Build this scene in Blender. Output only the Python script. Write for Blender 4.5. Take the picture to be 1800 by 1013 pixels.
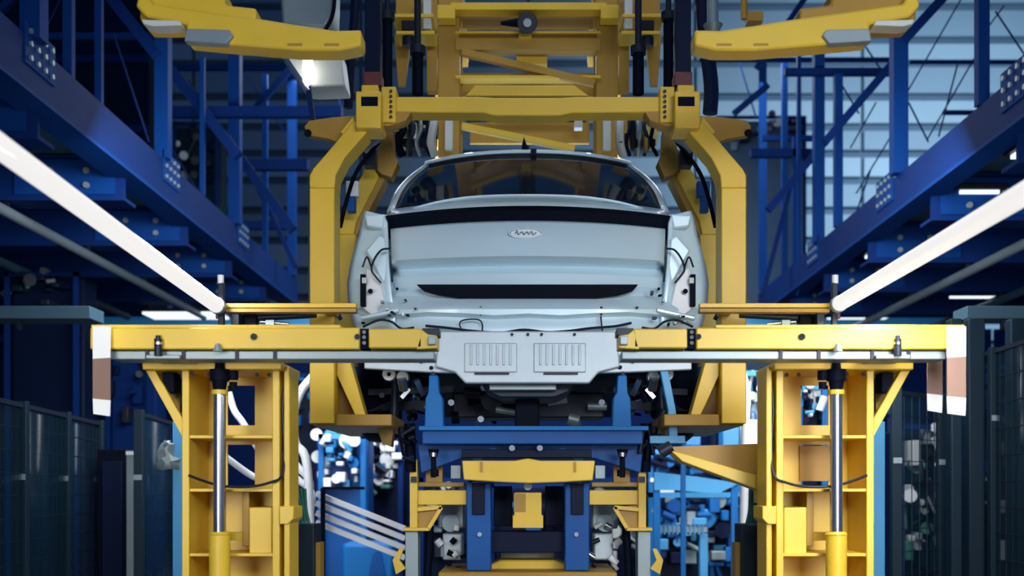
import bpy, bmesh, math, random
from mathutils import Vector, Matrix
random.seed(7)
for o in list(bpy.data.objects): bpy.data.objects.remove(o)
scn = bpy.context.scene
COL = scn.collection
F = 2000.0; CX = 928.0; CY = 860.0; HC = 1.5          # focal length in px, vanishing point, eye height
# ---------------------------------------------------------------- camera
cd = bpy.data.cameras.new('camera'); cam = bpy.data.objects.new('camera', cd); COL.objects.link(cam)
cam.location = (0, 0, HC); cam.rotation_euler = (math.pi/2, 0, 0)
cd.sensor_width = 36; cd.lens = 36*F/1800
cd.shift_x = -(CX-900)/1800; cd.shift_y = (CY-506.5)/1800
cd.clip_start = 0.05; cd.clip_end = 200
cd.dof.use_dof = True; cd.dof.focus_distance = 5.9; cd.dof.aperture_fstop = 1.7
scn.camera = cam
# ---------------------------------------------------------------- world, exposure
w = bpy.data.worlds.new('world'); scn.world = w; w.use_nodes = True
bg = w.node_tree.nodes['Background']; bg.inputs[0].default_value = (0.05, 0.22, 0.66, 1); bg.inputs[1].default_value = 0.17
scn.view_settings.view_transform = 'Standard'; scn.view_settings.look = 'None'
scn.view_settings.gamma = 1; scn.view_settings.exposure = 0.0; scn.view_settings.use_curve_mapping = False
def area(name, loc, target, sx, sy, power, col=(1, 1, 1), spread=math.pi):
    l = bpy.data.lights.new(name, 'AREA'); l.shape = 'RECTANGLE'; l.size = sx; l.size_y = sy; l.energy = power; l.color = col; l.spread = spread
    o = bpy.data.objects.new(name, l); COL.objects.link(o); o.location = loc
    o.rotation_euler = (Vector(target)-Vector(loc)).to_track_quat('-Z', 'Y').to_euler(); return o
area('hall_lamp_front', (1.2, -0.8, 3.3), (0.1, 6.5, 2.3), 3.2, 0.9, 215, (.88, .94, 1))
area('column_fill_left', (-2.1, 0.8, 1.9), (-2.0, 5, 1.75), 1.2, 1.4, 11.5, (1, .98, .9), .95)  # added narrow fill that reaches only the left column
area('column_fill_right', (2.1, 0.8, 1.9), (2.0, 5, 1.75), 1.2, 1.4, 13.5, (1, .98, .9), .95)  # added narrow fill that reaches only the right column
area('hall_lamp_overhead', (0, 6.2, 7.5), (0, 6.6, 0), 3.0, 1.2, 60, (.85, .93, 1))
area('background_fill', (0, 16, 7.5), (0, 16.6, 0), 7, 2, 380, (.85, .93, 1))  # added fill for the far background, faces away from the camera
area('workshop_fill', (0, 8.9, 4.2), (0, 13, 0.9), 6, 0.8, 420, (.92, .96, 1))  # unseen fill added to brighten the background machines
area('bay_fill_left', (-2.2, 6.9, 2.7), (-1.3, 11, 1.3), 0.9, 0.4, 34, (.95, .97, 1))  # added fill behind the left arm, brightens the rails beyond
area('bay_fill_right', (2.2, 6.9, 2.7), (1.3, 11, 1.3), 0.9, 0.4, 34, (.95, .97, 1))  # matching added fill behind the right arm
area('wall_fill', (12, 20, 12), (12.5, 34, 8.5), 7, 2, 1350, (.72, .88, 1), 1.9)  # added wash that brightens the right part of the back wall
area('hall_lamp_far', (-6, 24, 12), (-6, 34, 5), 5, 2, 25, (.7, .85, 1))
# ---------------------------------------------------------------- materials
def mat(name, col, rough=.45, metal=0, var=.12, scale=6, bump=.0, coat=0, emit=None, es=0, spec=.5):
    m = bpy.data.materials.new(name); m.use_nodes = True; nt = m.node_tree; N = nt.nodes; L = nt.links
    b = N['Principled BSDF']; b.inputs['Roughness'].default_value = rough; b.inputs['Metallic'].default_value = metal
    b.inputs['Coat Weight'].default_value = coat; b.inputs['Specular IOR Level'].default_value = spec
    tc = N.new('ShaderNodeTexCoord'); nz = N.new('ShaderNodeTexNoise'); nz.inputs['Scale'].default_value = scale; nz.inputs['Detail'].default_value = 5
    L.new(tc.outputs['Object'], nz.inputs['Vector'])
    mx = N.new('ShaderNodeMix'); mx.data_type = 'RGBA'
    mx.inputs[6].default_value = tuple(c*(1-var) for c in col)+(1,); mx.inputs[7].default_value = tuple(min(1, c*(1+var)) for c in col)+(1,)
    L.new(nz.outputs['Fac'], mx.inputs[0]); L.new(mx.outputs[2], b.inputs['Base Color'])
    if bump:
        bp = N.new('ShaderNodeBump'); bp.inputs['Strength'].default_value = bump; bp.inputs['Distance'].default_value = .01
        L.new(nz.outputs['Fac'], bp.inputs['Height']); L.new(bp.outputs[0], b.inputs['Normal'])
    if emit: b.inputs['Emission Color'].default_value = emit+(1,); b.inputs['Emission Strength'].default_value = es
    return m
M = dict(
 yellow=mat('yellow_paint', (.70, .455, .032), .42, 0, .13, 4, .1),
 amber=mat('amber_shaded_yellow', (.36, .20, .02), .5, 0, .2, 4, .1),  # darker copy of yellow, shade painted into webs and undersides; also amber parts
 blue=mat('blue_paint', (.0025, .075, .30), .5, 0, .15, 3, .1, 0, None, 0, .25),
 steelblue=mat('dark_blue_steel', (.0022, .02, .115), .65, 0, .2, 2, .1, 0, None, 0, .1),
 midblue=mat('machine_blue', (.005, .14, .43), .5, 0, .15, 3, 0, 0, None, 0, .25),
 lightblue=mat('light_blue_paint', (.045, .30, .60), .45, 0, .1, 3),
 frameblue=mat('framework_blue', (.002, .036, .18), .65, 0, .2, 2, .1, 0, None, 0, .1),
 paleyellow=mat('pale_yellow_paint', (.45, .40, .17), .5, 0, .1, 5),
 deck=mat('deck_underside', (.03, .075, .11), .6, 0, .25, 1.5),
 navy=mat('navy_paint', (.002, .007, .03), .5, 0, .2, 3, 0, 0, None, 0, .12),
 black=mat('black_rubber', (.002, .004, .012), .6, 0, .3, 8, 0, 0, None, 0, .06),
 dark=mat('dark_metal', (.014, .02, .035), .45, .3, .3, 8, 0, 0, None, 0, .3),
 darkgreen=mat('dark_green_paint', (.003, .015, .028), .5, 0, .2, 3, 0, 0, None, 0, .25),
 silver=mat('silver_car_paint', (.60, .775, .88), .34, .12, .04, 3, 0, .35),
 bare=mat('galvanised_panel', (.52, .60, .66), .5, .25, .08, 8, .1),
 grey=mat('grey_metal', (.24, .30, .33), .45, .4, .12, 6),
 chrome=mat('chrome', (.48, .52, .58), .22, .95, .05, 6),
 white=mat('white_plastic', (.78, .80, .84), .4, 0, .05, 5),
 offwhite=mat('offwhite_enamel', (.55, .58, .56), .5, 0, .06, 5),
 brown=mat('brown_paper', (.21, .125, .10), .8, 0, .08, 20),
 darkred=mat('dark_red_paint', (.10, .012, .015), .5, 0, .1, 6),
 green=mat('green_cable', (.03, .16, .12), .5, 0, .1, 6),
 panel=mat('wall_cladding', (.17, .27, .36), .6, 0, .2, .35),
 panel2=mat('wall_cladding_light', (.24, .36, .46), .6, 0, .2, .35),
 gap=mat('wall_frame', (.05, .10, .17), .7, 0, .2, 1),
 concrete=mat('concrete_floor', (.10, .13, .16), .4, 0, .3, 1.5),
 skin=mat('skin', (.5, .3, .22), .6, 0, .05, 8),
 tape=mat('white_tape', (.72, .72, .72), .6, 0, .03, 8),
 lamp=mat('lamp_tube', (.08, .08, .08), .5, 0, 0, 3, 0, 0, (1, .985, .97), .86),
 bulb=mat('lamp_bulb', (.9, .9, .9), .5, 0, 0, 3, 0, 0, (1, .93, .82), 4),
 screen=mat('screen_glow', (.3, .6, .7), .3, 0, 0, 3, 0, 0, (.85, .94, 1), 1.3),
)
def glassmat():
    m = bpy.data.materials.new('tinted_glass'); m.use_nodes = True; b = m.node_tree.nodes['Principled BSDF']
    b.inputs['Base Color'].default_value = (.003, .008, .02, 1); b.inputs['Roughness'].default_value = .04
    b.inputs['IOR'].default_value = 1.5; b.inputs['Alpha'].default_value = .85; b.inputs['Specular IOR Level'].default_value = .6
    return m
M['glass'] = glassmat()
def fencemat():                                       # clear polycarbonate guard with a fine wire grid
    m = bpy.data.materials.new('guard_panel'); m.use_nodes = True; b = m.node_tree.nodes['Principled BSDF']
    b.inputs['Base Color'].default_value = (.006, .03, .045, 1); b.inputs['Roughness'].default_value = .2; b.inputs['Alpha'].default_value = .3; b.inputs['Specular IOR Level'].default_value = .3
    return m
M['guard'] = fencemat()
# ---------------------------------------------------------------- helpers
def pt(px, py, D): return Vector(((px-CX)*D/F, D, HC+(CY-py)*D/F))
class MB:
    def __init__(s): s.v = []; s.f = []
    def add(s, vs, fs):
        n = len(s.v); s.v += [tuple(v) for v in vs]; s.f += [tuple(i+n for i in f) for f in fs]; return s
    def hexa(s, p): return s.add(p, [(0,1,2,3),(7,6,5,4),(0,4,5,1),(1,5,6,2),(2,6,7,3),(3,7,4,0)])
    def box(s, x0, x1, y0, y1, z0, z1):
        return s.hexa([(x0,y0,z0),(x1,y0,z0),(x1,y0,z1),(x0,y0,z1),(x0,y1,z0),(x1,y1,z0),(x1,y1,z1),(x0,y1,z1)])
    def pb(s, px0, py0, px1, py1, D, dep):            # box whose near face covers this rectangle at distance D
        a = pt(px0, py0, D); b = pt(px1, py1, D)
        return s.box(min(a.x,b.x), max(a.x,b.x), D, D+dep, min(a.z,b.z), max(a.z,b.z))
    def prism(s, pts, D, dep):
        a = [pt(x, y, D) for x, y in pts]; n = len(a)
        return s.add(a+[p+Vector((0,dep,0)) for p in a], [tuple(range(n)), tuple(range(2*n-1,n-1,-1))]+[(i,(i+1)%n,(i+1)%n+n,i+n) for i in range(n)])
    def bar(s, p, q, w, h=None):
        h = h or w; p = Vector(p); q = Vector(q); d = (q-p).normalized()
        up = Vector((0,1,0)) if abs(d.y) < .9 else Vector((0,0,1))
        a = d.cross(up).normalized()*w/2; b = d.cross(a).normalized()*h/2
        return s.hexa([p-a-b,p+a-b,p+a+b,p-a+b,q-a-b,q+a-b,q+a+b,q-a+b])
    def cyl(s, p, q, r0, r1=None, n=14):
        r1 = r0 if r1 is None else r1; p = Vector(p); q = Vector(q); d = (q-p).normalized()
        u = d.orthogonal().normalized(); v = d.cross(u)
        A = [p+(u*math.cos(2*math.pi*i/n)+v*math.sin(2*math.pi*i/n))*r0 for i in range(n)]
        B = [q+(u*math.cos(2*math.pi*i/n)+v*math.sin(2*math.pi*i/n))*r1 for i in range(n)]
        return s.add(A+B, [tuple(range(n-1,-1,-1)), tuple(range(n,2*n))]+[(i,(i+1)%n,(i+1)%n+n,i+n) for i in range(n)])
    def tube(s, pts, r, n=8, sub=5):
        P = [Vector(p) for p in pts]
        if len(P) > 2 and sub > 1:                    # catmull-rom
            Q = []; E = [2*P[0]-P[1]]+P+[2*P[-1]-P[-2]]
            for i in range(1, len(E)-2):
                for k in range(sub):
                    t = k/sub; a,b,c,d = E[i-1:i+3]
                    Q.append(.5*((2*b)+(c-a)*t+(2*a-5*b+4*c-d)*t*t+(3*b-a-3*c+d)*t**3))
            P = Q+[P[-1]]
        rings = []; u = None
        for i, p in enumerate(P):
            d = (P[min(i+1,len(P)-1)]-P[max(i-1,0)]).normalized()
            u = d.orthogonal().normalized() if u is None else (u-d*u.dot(d)).normalized()
            v = d.cross(u); rings.append([p+(u*math.cos(2*math.pi*k/n)+v*math.sin(2*math.pi*k/n))*r for k in range(n)])
        vs = [q for R in rings for q in R]; m = len(rings)
        fs = [(i*n+k, i*n+(k+1)%n, (i+1)*n+(k+1)%n, (i+1)*n+k) for i in range(m-1) for k in range(n)]
        return s.add(vs, fs+[tuple(range(n-1,-1,-1)), tuple(range((m-1)*n, m*n))])
    def ring(s, c, axis, R, r, n=28, m=8):            # torus
        c = Vector(c); axis = Vector(axis).normalized(); u = axis.orthogonal().normalized(); v = axis.cross(u); vs = []
        for i in range(n):
            a = 2*math.pi*i/n; e = u*math.cos(a)+v*math.sin(a)
            for k in range(m):
                b = 2*math.pi*k/m; vs.append(c+e*(R+r*math.cos(b))+axis*r*math.sin(b))
        return s.add(vs, [(i*m+k, ((i+1)%n)*m+k, ((i+1)%n)*m+(k+1)%m, i*m+(k+1)%m) for i in range(n) for k in range(m)])
    def lathe(s, c, axis, prof, n=28):                # prof: (radius, offset along axis), closed loop
        c = Vector(c); axis = Vector(axis).normalized(); u = axis.orthogonal().normalized(); v = axis.cross(u); m = len(prof)
        vs = [c+(u*math.cos(2*math.pi*i/n)+v*math.sin(2*math.pi*i/n))*r+axis*h for i in range(n) for r, h in prof]
        return s.add(vs, [(i*m+k, ((i+1)%n)*m+k, ((i+1)%n)*m+(k+1)%m, i*m+(k+1)%m) for i in range(n) for k in range(m)])
    def grid(s, rows):
        m = len(rows[0]); vs = [p for r in rows for p in r]
        return s.add(vs, [(i*m+k, i*m+k+1, (i+1)*m+k+1, (i+1)*m+k) for i in range(len(rows)-1) for k in range(m-1)])
    def build(s, name, m, parent=None, bevel=0, solid=0, smooth=True, sub=0, ang=38):
        me = bpy.data.meshes.new(name); me.from_pydata(s.v, [], s.f); me.materials.append(M[m] if isinstance(m, str) else m)
        b = bmesh.new(); b.from_mesh(me); bmesh.ops.recalc_face_normals(b, faces=b.faces); b.to_mesh(me); b.free()
        if smooth:
            for p in me.polygons: p.use_smooth = True
            me.set_sharp_from_angle(angle=math.radians(ang))
        o = bpy.data.objects.new(name, me); COL.objects.link(o)
        if parent is not None: o.parent = parent; o.matrix_parent_inverse = Matrix.Translation(-parent.location)
        if sub: d = o.modifiers.new('sub', 'SUBSURF'); d.levels = sub; d.render_levels = sub
        if solid: d = o.modifiers.new('solid', 'SOLIDIFY'); d.thickness = solid; d.offset = -1
        if bevel: d = o.modifiers.new('bevel', 'BEVEL'); d.width = bevel; d.segments = 2; d.limit_method = 'ANGLE'
        return o
def tag(o, label, cat, group=None):
    o['label'] = label; o['category'] = cat
    if group: o['group'] = group
    return o
def thing(name, loc, label, cat, group=None):
    o = bpy.data.objects.new(name, None); COL.objects.link(o); o.location = loc; o.empty_display_size = .1
    return tag(o, label, cat, group)
def struct(o): o['kind'] = 'structure'; return o
def side(s):                                          # s=-1 left of the car, +1 right; returns a mapper of offsets from the car's axis
    return lambda h: CX+s*h
SN = {-1: 'left', 1: 'right'}

# ---------------------------------------------------------------- the setting
struct(MB().box(-30, 30, -4, 36, -.1, 0).build('floor', 'concrete'))
# back wall of horizontal cladding boards
b = MB(); b.box(-30, 30, 34.2, 34.5, 0, 18); struct(b.build('wall_back', 'gap'))
lv = [(18.0,'panel'),(17.0,'panel'),(15.9,'panel'),(14.9,'panel2'),(14.2,'panel'),(13.2,'panel2'),(12.3,'panel'),(11.5,'panel2'),(10.7,'panel'),(9.8,'panel'),(8.9,'panel2'),(8.0,'panel'),(7.2,'panel2'),(6.5,'panel'),(5.8,'panel'),(5.1,'panel2'),(4.4,'panel'),(3.6,'panel2')]
for i in range(len(lv)-1):
    z1, z0 = lv[i][0], lv[i+1][0]; q = MB()
    for x0 in range(-30, 30, 5): q.box(x0+.04, x0+4.96, 34.0, 34.2, z0+.14, z1-.08)
    struct(q.build('trim_%d' % (i+1), lv[i][1], bevel=.02))

# ---------------------------------------------------------------- longitudinal blue girders with bolted cross beams
def girder(s, X0, X1, z0, z1, ends, zc0, zc1, lab):
    t = thing('steel_girder', (s*X0, 6, z0), 'long dark blue girder receding on the %s, %s' % (SN[s], lab), 'girder', 'blue girders either side of the station')
    x = sorted((s*X0, s*(X0+.03))); MB().box(x[0], x[1], 2.5, 17.3, z0, z1).build('web', 'steelblue', t)
    x = sorted((s*X0, s*X1)); MB().box(x[0], x[1], 2.5, 17.3, z0-.03, z0).build('bottom_flange', 'frameblue', t)
    MB().box(x[0], x[1], 2.5, 17.3, z1, z1+.03).build('top_flange', 'steelblue', t)
    for D in (5.4, 7.9, 10.9, 13.7):
        g = MB().box(*sorted((s*(X0-.012), s*X0)), D, D+.5, z1-.17, z1+.12).build('gusset_plate', 'frameblue', t)
        for j in range(4):
            for z in (z1-.12, z1-.02, z1+.07): MB().cyl((s*(X0-.03), D+.07+.12*j, z), (s*(X0-.012), D+.07+.12*j, z), .02, n=8).build('bolt', 'grey', g)
    for k, D in enumerate(ends):
        a = sorted((s*(X0+.12), s*9.5)); zz = HC+zc0
        c = thing('cross_beam', (s*(X0+.12), D, zz), '', 'beam', 'bolted cross beams under the blue platforms')
        c['label'] = '%s blue cross beam bolted to the %s girder' % (['nearest', 'second nearest', 'third nearest', 'fourth nearest', 'farthest'][k], SN[s])
        q = MB(); q.box(a[0], a[1], D, D+.04, zz, HC+zc1); q.box(a[0], a[1], D, D+.3, zz-.03, zz); q.box(a[0], a[1], D-.06, D+.2, HC+zc1-.02, HC+zc1)
        q.build('beam_web', 'steelblue', c)
        bl = []
        for j in (0, 1):
            for r in (0, 1):
                xx = s*(X0+.45+.32*j); z = HC+zc0+.1+.13*r
                bl.append((xx, z))
        pl = MB().box(*sorted((s*(X0+.2), s*(X0+1.1))), D-.015, D, zz+.02, HC+zc1-.03).build('bolt_plate', 'frameblue', c)
        for xx, z in bl:
            MB().cyl((xx, D-.04, z), (xx, D-.015, z), .028, n=8).build('bolt', 'grey', pl)
girder(-1, 3.5, 3.76, HC+2.82, HC+3.14, (8.4, 10.2, 12.1, 13.9, 15.7), 2.62, 2.98, 'above the left lamp')
girder(1, 3.5, 3.72, HC+2.66, HC+2.94, (8.4, 10.2, 12.1, 13.9, 15.7), 2.44, 2.82, 'above the right lamp')

# blue framework above each girder
def frame(s, posts, braces, rails, thin, lab):
    t = thing('steel_framework', pt(CX+s*600, 400, 14), lab, 'framework', 'blue steel frameworks above the girders')
    for px, y0, y1, wd, D in posts:
        if abs(pt(px, 0, D).x) > 3.2: y1 = CY-((3.18 if s < 0 else 2.98))*F/D      # stands on the girder
        MB().pb(px-wd/2, y0, px+wd/2, y1, D, wd*D/F).build('post', 'frameblue', t)
    for a, bb, wd, D in braces: MB().bar(pt(*a, D), pt(*bb, D), wd*D/F).build('diagonal_brace', 'steelblue', t)
    for x0, x1, y, wd, D in rails: MB().pb(x0, y-wd/2, x1, y+wd/2, D, wd*D/F).build('rail', 'steelblue', t)
    for a, bb, D in thin: MB().bar(pt(*a, D), pt(*bb, D), 2.4*D/F).build('tie_rod', 'steelblue', t)
frame(-1, [(52,-60,130,36,8),(283,-60,345,24,10.9),(172,-60,260,12,9.4),(118,-60,190,16,8.8),(411,70,480,20,13.6),(512,120,520,14,16.9),(355,100,400,8,12.3),(465,130,500,9,15.3)],
   [((150,-60),(275,96),20,10.5),((290,110),(420,275),18,12.5),((420,275),(515,405),16,14.6),((60,-40),(0,20),12,8),((512,120),(450,190),10,15.2),((440,300),(520,470),8,15.8)],
   [(296,600,195,18,12.9),(420,540,288,18,14.9),(300,512,395,14,16.2),(296,512,118,9,16.5),(0,275,62,10,11.5)],
   [((130,-50),(60,90),9),((200,60),(262,250),10.9),((330,140),(400,250),13),((430,130),(500,230),15.5),((560,40),(600,190),16),((300,260),(400,420),13.5)],
   'dark blue steel framework of posts and braces in the upper left')
frame(1, [(1584,40,310,26,10.7),(1730,-60,190,20,8.8),(1441,80,470,18,13.7),(1342,95,525,12,17),(1475,130,400,14,12.9),(1398,240,480,8,15),(1380,110,330,10,15.6),(1405,60,300,7,14.8)],
   [((1700,-50),(1592,68),16,10.6),((1570,110),(1450,250),14,12.2),((1450,250),(1350,370),13,13.9),((1350,150),(1290,200),10,15),((1330,120),(1440,-40),10,15),((1390,325),(1340,520),8,15.2)],
   [(1380,1572,125,12,13.5),(1600,1800,108,6,14),(1230,1570,104,7,16),(1320,1440,268,14,15),(1340,1440,242,9,16),(1660,1720,197,7,14.5)],
   [((1700,-20),(1590,170),12.2),((1684,110),(1650,240),12.3),((1720,90),(1630,245),12.4),((1597,180),(1632,250),12.3),((1540,180),(1495,260),13.4),((1575,225),(1505,340),13.4),
    ((1750,20),(1800,95),12),((1765,10),(1735,50),12),((1520,80),(1550,125),13.3),((1480,150),(1510,200),13.6),((1300,110),(1330,210),15.5),((1530,300),(1490,420),13.2),((1440,400),(1400,520),15)],
   'blue steel framework of posts and thin tie rods before the pale cladding on the right')

# ---------------------------------------------------------------- strip lamps
def strip(s, X, za, zb, Ya, Yb):
    t = thing('strip_lamp', (X, Yb, zb), 'long white glowing strip lamp %s' % ('above the left cross arm' if s < 0 else 'above the right cross arm'), 'lamp', 'strip lamps converging on the station')
    MB().cyl((X, Ya, za), (X, Yb, zb), .036, n=20).build('tube', 'lamp', t)
    MB().cyl((X, Yb, zb), (X, Yb+.04, zb-.001), .04, n=20).build('end_cap', 'grey', t)
    l = bpy.data.lights.new('tube_light', 'AREA'); l.shape = 'RECTANGLE'; l.size = .06; l.size_y = 2.4; l.energy = 60; l.color = (1, .98, .95)
    o = bpy.data.objects.new('tube_light', l); COL.objects.link(o); o.location = (X, 4.2, (za+zb)/2-.06); o.parent = t; o.matrix_parent_inverse = Matrix.Translation(-t.location)
strip(-1, -1.5, HC+1.14, HC+.885, -1.0, 5.47)
strip(1, 1.5, HC+.893, HC+.893, -1.0, 5.47)
def sensor_post(s):
    X = side(s); h = 540
    t = thing('sensor_post', pt(X(h), 580, 5.56), 'thin dark post with pale cap at the end of the %s strip lamp' % SN[s], 'post', 'posts at the lamp ends')
    a = pt(X(h-5),497,5.56); c = pt(X(h+5),497,5.56); MB().box(*sorted((a.x,c.x)), 5.56, 5.59, 2.162, a.z).build('shaft', 'dark', t, .003)
    MB().cyl(pt(X(h), 499, 5.575), pt(X(h), 484, 5.575), .016).build('cap', 'white', t)
    MB().pb(X(h+4), 520, X(h+9), 560, 5.55, .02).build('reflector', 'darkred', t)
    a = pt(X(h-14),0,5.55); c = pt(X(h+14),0,5.55); MB().box(*sorted((a.x,c.x)), 5.54, 5.61, 2.162, 2.185).build('foot', 'grey', t)
for s in (-1, 1): sensor_post(s)

# ---------------------------------------------------------------- lift columns
def column(s):
    X = side(s); D = 5.0; r = s > 0
    t = thing('lift_column', (s*1.29, D, 0), 'yellow steel lift column with shelf plates %s' % ('left of the car, white hoses behind it' if s < 0 else 'right of the car, with a pale panel in its window'), 'column', 'lift columns either side of the car')
    DB = D+.30
    def fl(h, w, name='flange', dep=.30):
        a = pt(X(h-w/2), 645, D); c = pt(X(h+w/2), 645, D); x = sorted((a.x, c.x))
        MB().box(x[0], x[1], D, D+dep, 0.0, a.z).build(name, 'yellow', t, .004)
    fl(602, 13); fl(443, 13); fl(424, 10, 'rear_flange', .2)
    # back web with real openings, in strips between the flanges
    q = MB(); xo = sorted((pt(X(602),0,D).x, pt(X(443),0,D).x)); L0, L1 = xo
    wo = sorted((pt(X(528),0,DB).x, pt(X(480),0,DB).x)); zt = lambda y: HC+(CY-y)*DB/F
    q.box(L0, L1, DB, DB+.012, zt(678), pt(0,645,D).z)
    q.box(L0, L1, DB, DB+.012, zt(782), zt(748))
    q.box(L0, L1, DB, DB+.012, 0, zt(856))
    for a, c in ((678, 748), (782, 856)):
        q.box(L0, wo[0], DB, DB+.012, zt(c), zt(a)); q.box(wo[1], L1, DB, DB+.012, zt(c), zt(a))
    q.build('back_web', 'yellow', t)
    for y in (768, 862, 976, 1100, 1220):
        z = HC+(CY-y)*D/F; MB().box(L0, L1, D+.01, DB, z-.007, z+.007).build('shelf_plate', 'yellow', t, .002)
    a = pt(X(678), 636, D-.06); c = pt(X(433), 650, D-.06)
    x = sorted((a.x, c.x)); MB().box(x[0], x[1], D-.06, D+.34, c.z, a.z).build('top_plate', 'yellow', t, .005)
    # outer gusset: top lip, vertical end, slanted strut
    MB().prism([(X(672),652),(X(655),652),(X(608),735),(X(608),768)], D, .035).build('gusset_strut', 'yellow', t, .003)
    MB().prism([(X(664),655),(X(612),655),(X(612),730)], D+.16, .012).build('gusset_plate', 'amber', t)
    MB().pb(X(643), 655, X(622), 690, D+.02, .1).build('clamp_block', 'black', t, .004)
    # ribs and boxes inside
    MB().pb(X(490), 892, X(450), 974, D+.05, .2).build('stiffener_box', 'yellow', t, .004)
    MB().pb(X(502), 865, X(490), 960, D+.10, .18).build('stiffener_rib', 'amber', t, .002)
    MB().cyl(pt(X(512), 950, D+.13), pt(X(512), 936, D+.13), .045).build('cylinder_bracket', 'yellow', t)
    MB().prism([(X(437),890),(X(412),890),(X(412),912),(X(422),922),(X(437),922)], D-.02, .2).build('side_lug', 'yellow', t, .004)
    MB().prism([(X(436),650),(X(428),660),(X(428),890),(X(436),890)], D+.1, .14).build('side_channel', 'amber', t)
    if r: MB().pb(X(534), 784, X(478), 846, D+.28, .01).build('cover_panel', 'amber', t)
    for h, y in ((590, 655), (560, 655), (476, 656), (455, 656)): MB().cyl(pt(X(h), y+3, D-.01), pt(X(h), y+3, D+.01), .010, n=8).build('bolt', 'dark', t)
    for y0, y1, D2 in ((700, 720, D+.1), (770, 795, D+.1)): MB().cyl(pt(X(432), y0, D+.06), pt(X(430), y1, D+.06), .014).build('hose_fitting', 'dark', t)
    MB().tube([pt(X(h), y, d) for h, y, d in ((596,836,D-.01),(570,846,D-.03),(535,855,D-.05),(490,856,D-.05),(455,849,D-.03),(432,835,D-.01),(428,780,D+.02),(431,720,D+.02),(427,670,D+.02))], .006).build('drooping_cable', 'dark', t)
def cylinder(s):
    X = side(s); D = 4.93; h = 542
    t = thing('hydraulic_cylinder', (s*h*D/F, D, 0), 'upright hydraulic cylinder with chrome rod in the %s yellow column' % SN[s], 'cylinder', 'hydraulic cylinders in the columns')
    MB().cyl(pt(X(h), 940, D), pt(X(h), 690, D), .027, n=20).build('rod', 'chrome', t)
    b0 = pt(X(h), 940, D); MB().cyl((b0.x, D, 0.02), b0, .045, n=22).build('barrel', 'yellow', t, .004)
    MB().cyl(b0, b0+Vector((0,0,.012)), .048, .04, n=22).build('gland', 'yellow', t)
    MB().cyl(pt(X(h), 694, D), pt(X(h), 686, D), .034, n=20).build('rod_collar', 'yellow', t)
    q = MB(); q.cyl(pt(X(h),688,D), pt(X(h),668,D), .026, .034); q.cyl(pt(X(h),670,D), pt(X(h),650,D), .042, n=16); q.cyl(pt(X(h),652,D), pt(X(h),622,D), .022, .015)
    q.build('swivel_head', 'black', t)
    MB().cyl(pt(X(h-24), 668, D), pt(X(h-24), 652, D), .022).build('sensor', 'black', t)
    MB().cyl(pt(X(h-24), 684, D), pt(X(h-24), 672, D), .017).build('sensor', 'black', t)
for s in (-1, 1): column(s); cylinder(s)

# ---------------------------------------------------------------- cross arms and grey rails
def cross_arm(s):
    X = side(s); D = 4.72
    t = thing('cross_arm', pt(X(540), 615, D), 'yellow horizontal box beam reaching under the car from the %s, on its grey rail' % SN[s], 'beam', 'yellow lift arms under the car')
    MB().pb(X(770), 576, X(296), 614, D, .16).build('arm_body', 'yellow', t, .006)
    MB().pb(X(768), 571, X(330), 577, D+.02, .12).build('top_strip', 'white' if False else 'yellow', t, .003)
    MB().pb(X(280), 578, X(186), 612, D-.02, .15).build('arm_tip', 'yellow', t, .006)
    MB().prism([(X(186),580),(X(176),588),(X(160),590),(X(160),612),(X(196),614)], D-.02, .13).build('tip_bracket', 'yellow', t, .003)
    MB().pb(X(176), 591, X(162), 606, D-.04, .03).build('rest_pad', 'grey', t, .003)
    MB().pb(X(186), 577, X(156), 590, D+.0, .1).build('tip_guard', 'dark', t, .003)
    q = MB(); q.pb(X(296), 578, X(280), 613, D+.02, .1); q.build('clamp', 'black', t)
    for y in (584, 593, 603): MB().cyl(pt(X(288), y, D+.02), pt(X(288), y, D), .008, n=8).build('clamp_bolt', 'chrome', t)
    q = MB(); q.cyl(pt(X(650),626,D-.02), pt(X(650),596,D-.02), .016); q.cyl(pt(X(650),600,D-.02), pt(X(650),590,D-.02), .010)
    q.build('locating_pin', 'dark', t)
    MB().cyl(pt(X(650), 606, D-.02), pt(X(650), 602, D-.02), .018).build('pin_collar', 'chrome', t)
    MB().cyl(pt(X(482), 592, D-.012), pt(X(482), 592, D), .014, n=10).build('bolt', 'dark', t)
    MB().cyl(pt(X(300), 592, D-.012), pt(X(300), 592, D), .012, n=10).build('bolt', 'dark', t)
    q = MB(); q.cyl(pt(X(545),618,D-.02), pt(X(545),604,D-.02), .02, .008); q.build('grease_cap', 'grey', t)
    a = pt(X(520),0,5.56); c = pt(X(560),0,5.56); MB().box(*sorted((a.x,c.x)), D+.16, 5.66, 2.150, 2.162).build('mounting_plate', 'grey', t)
    g = thing('guide_rail', pt(X(540), 632, D), 'grey steel rail between the %s yellow cross arm and column' % SN[s], 'rail', 'grey guide rails')
    MB().pb(X(735), 617, X(165), 632, D+.03, .14).build('rail_bar', 'grey', g, .004)
    MB().pb(X(672), 624, X(612), 631, D-.01, .2).build('saddle', 'grey', g, .003)
    for h in (445, 512, 606, 670): MB().pb(X(h+3), 615, X(h-3), 631, D+.02, .1).build('spacer', 'dark', g)
for s in (-1, 1): cross_arm(s)
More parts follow.
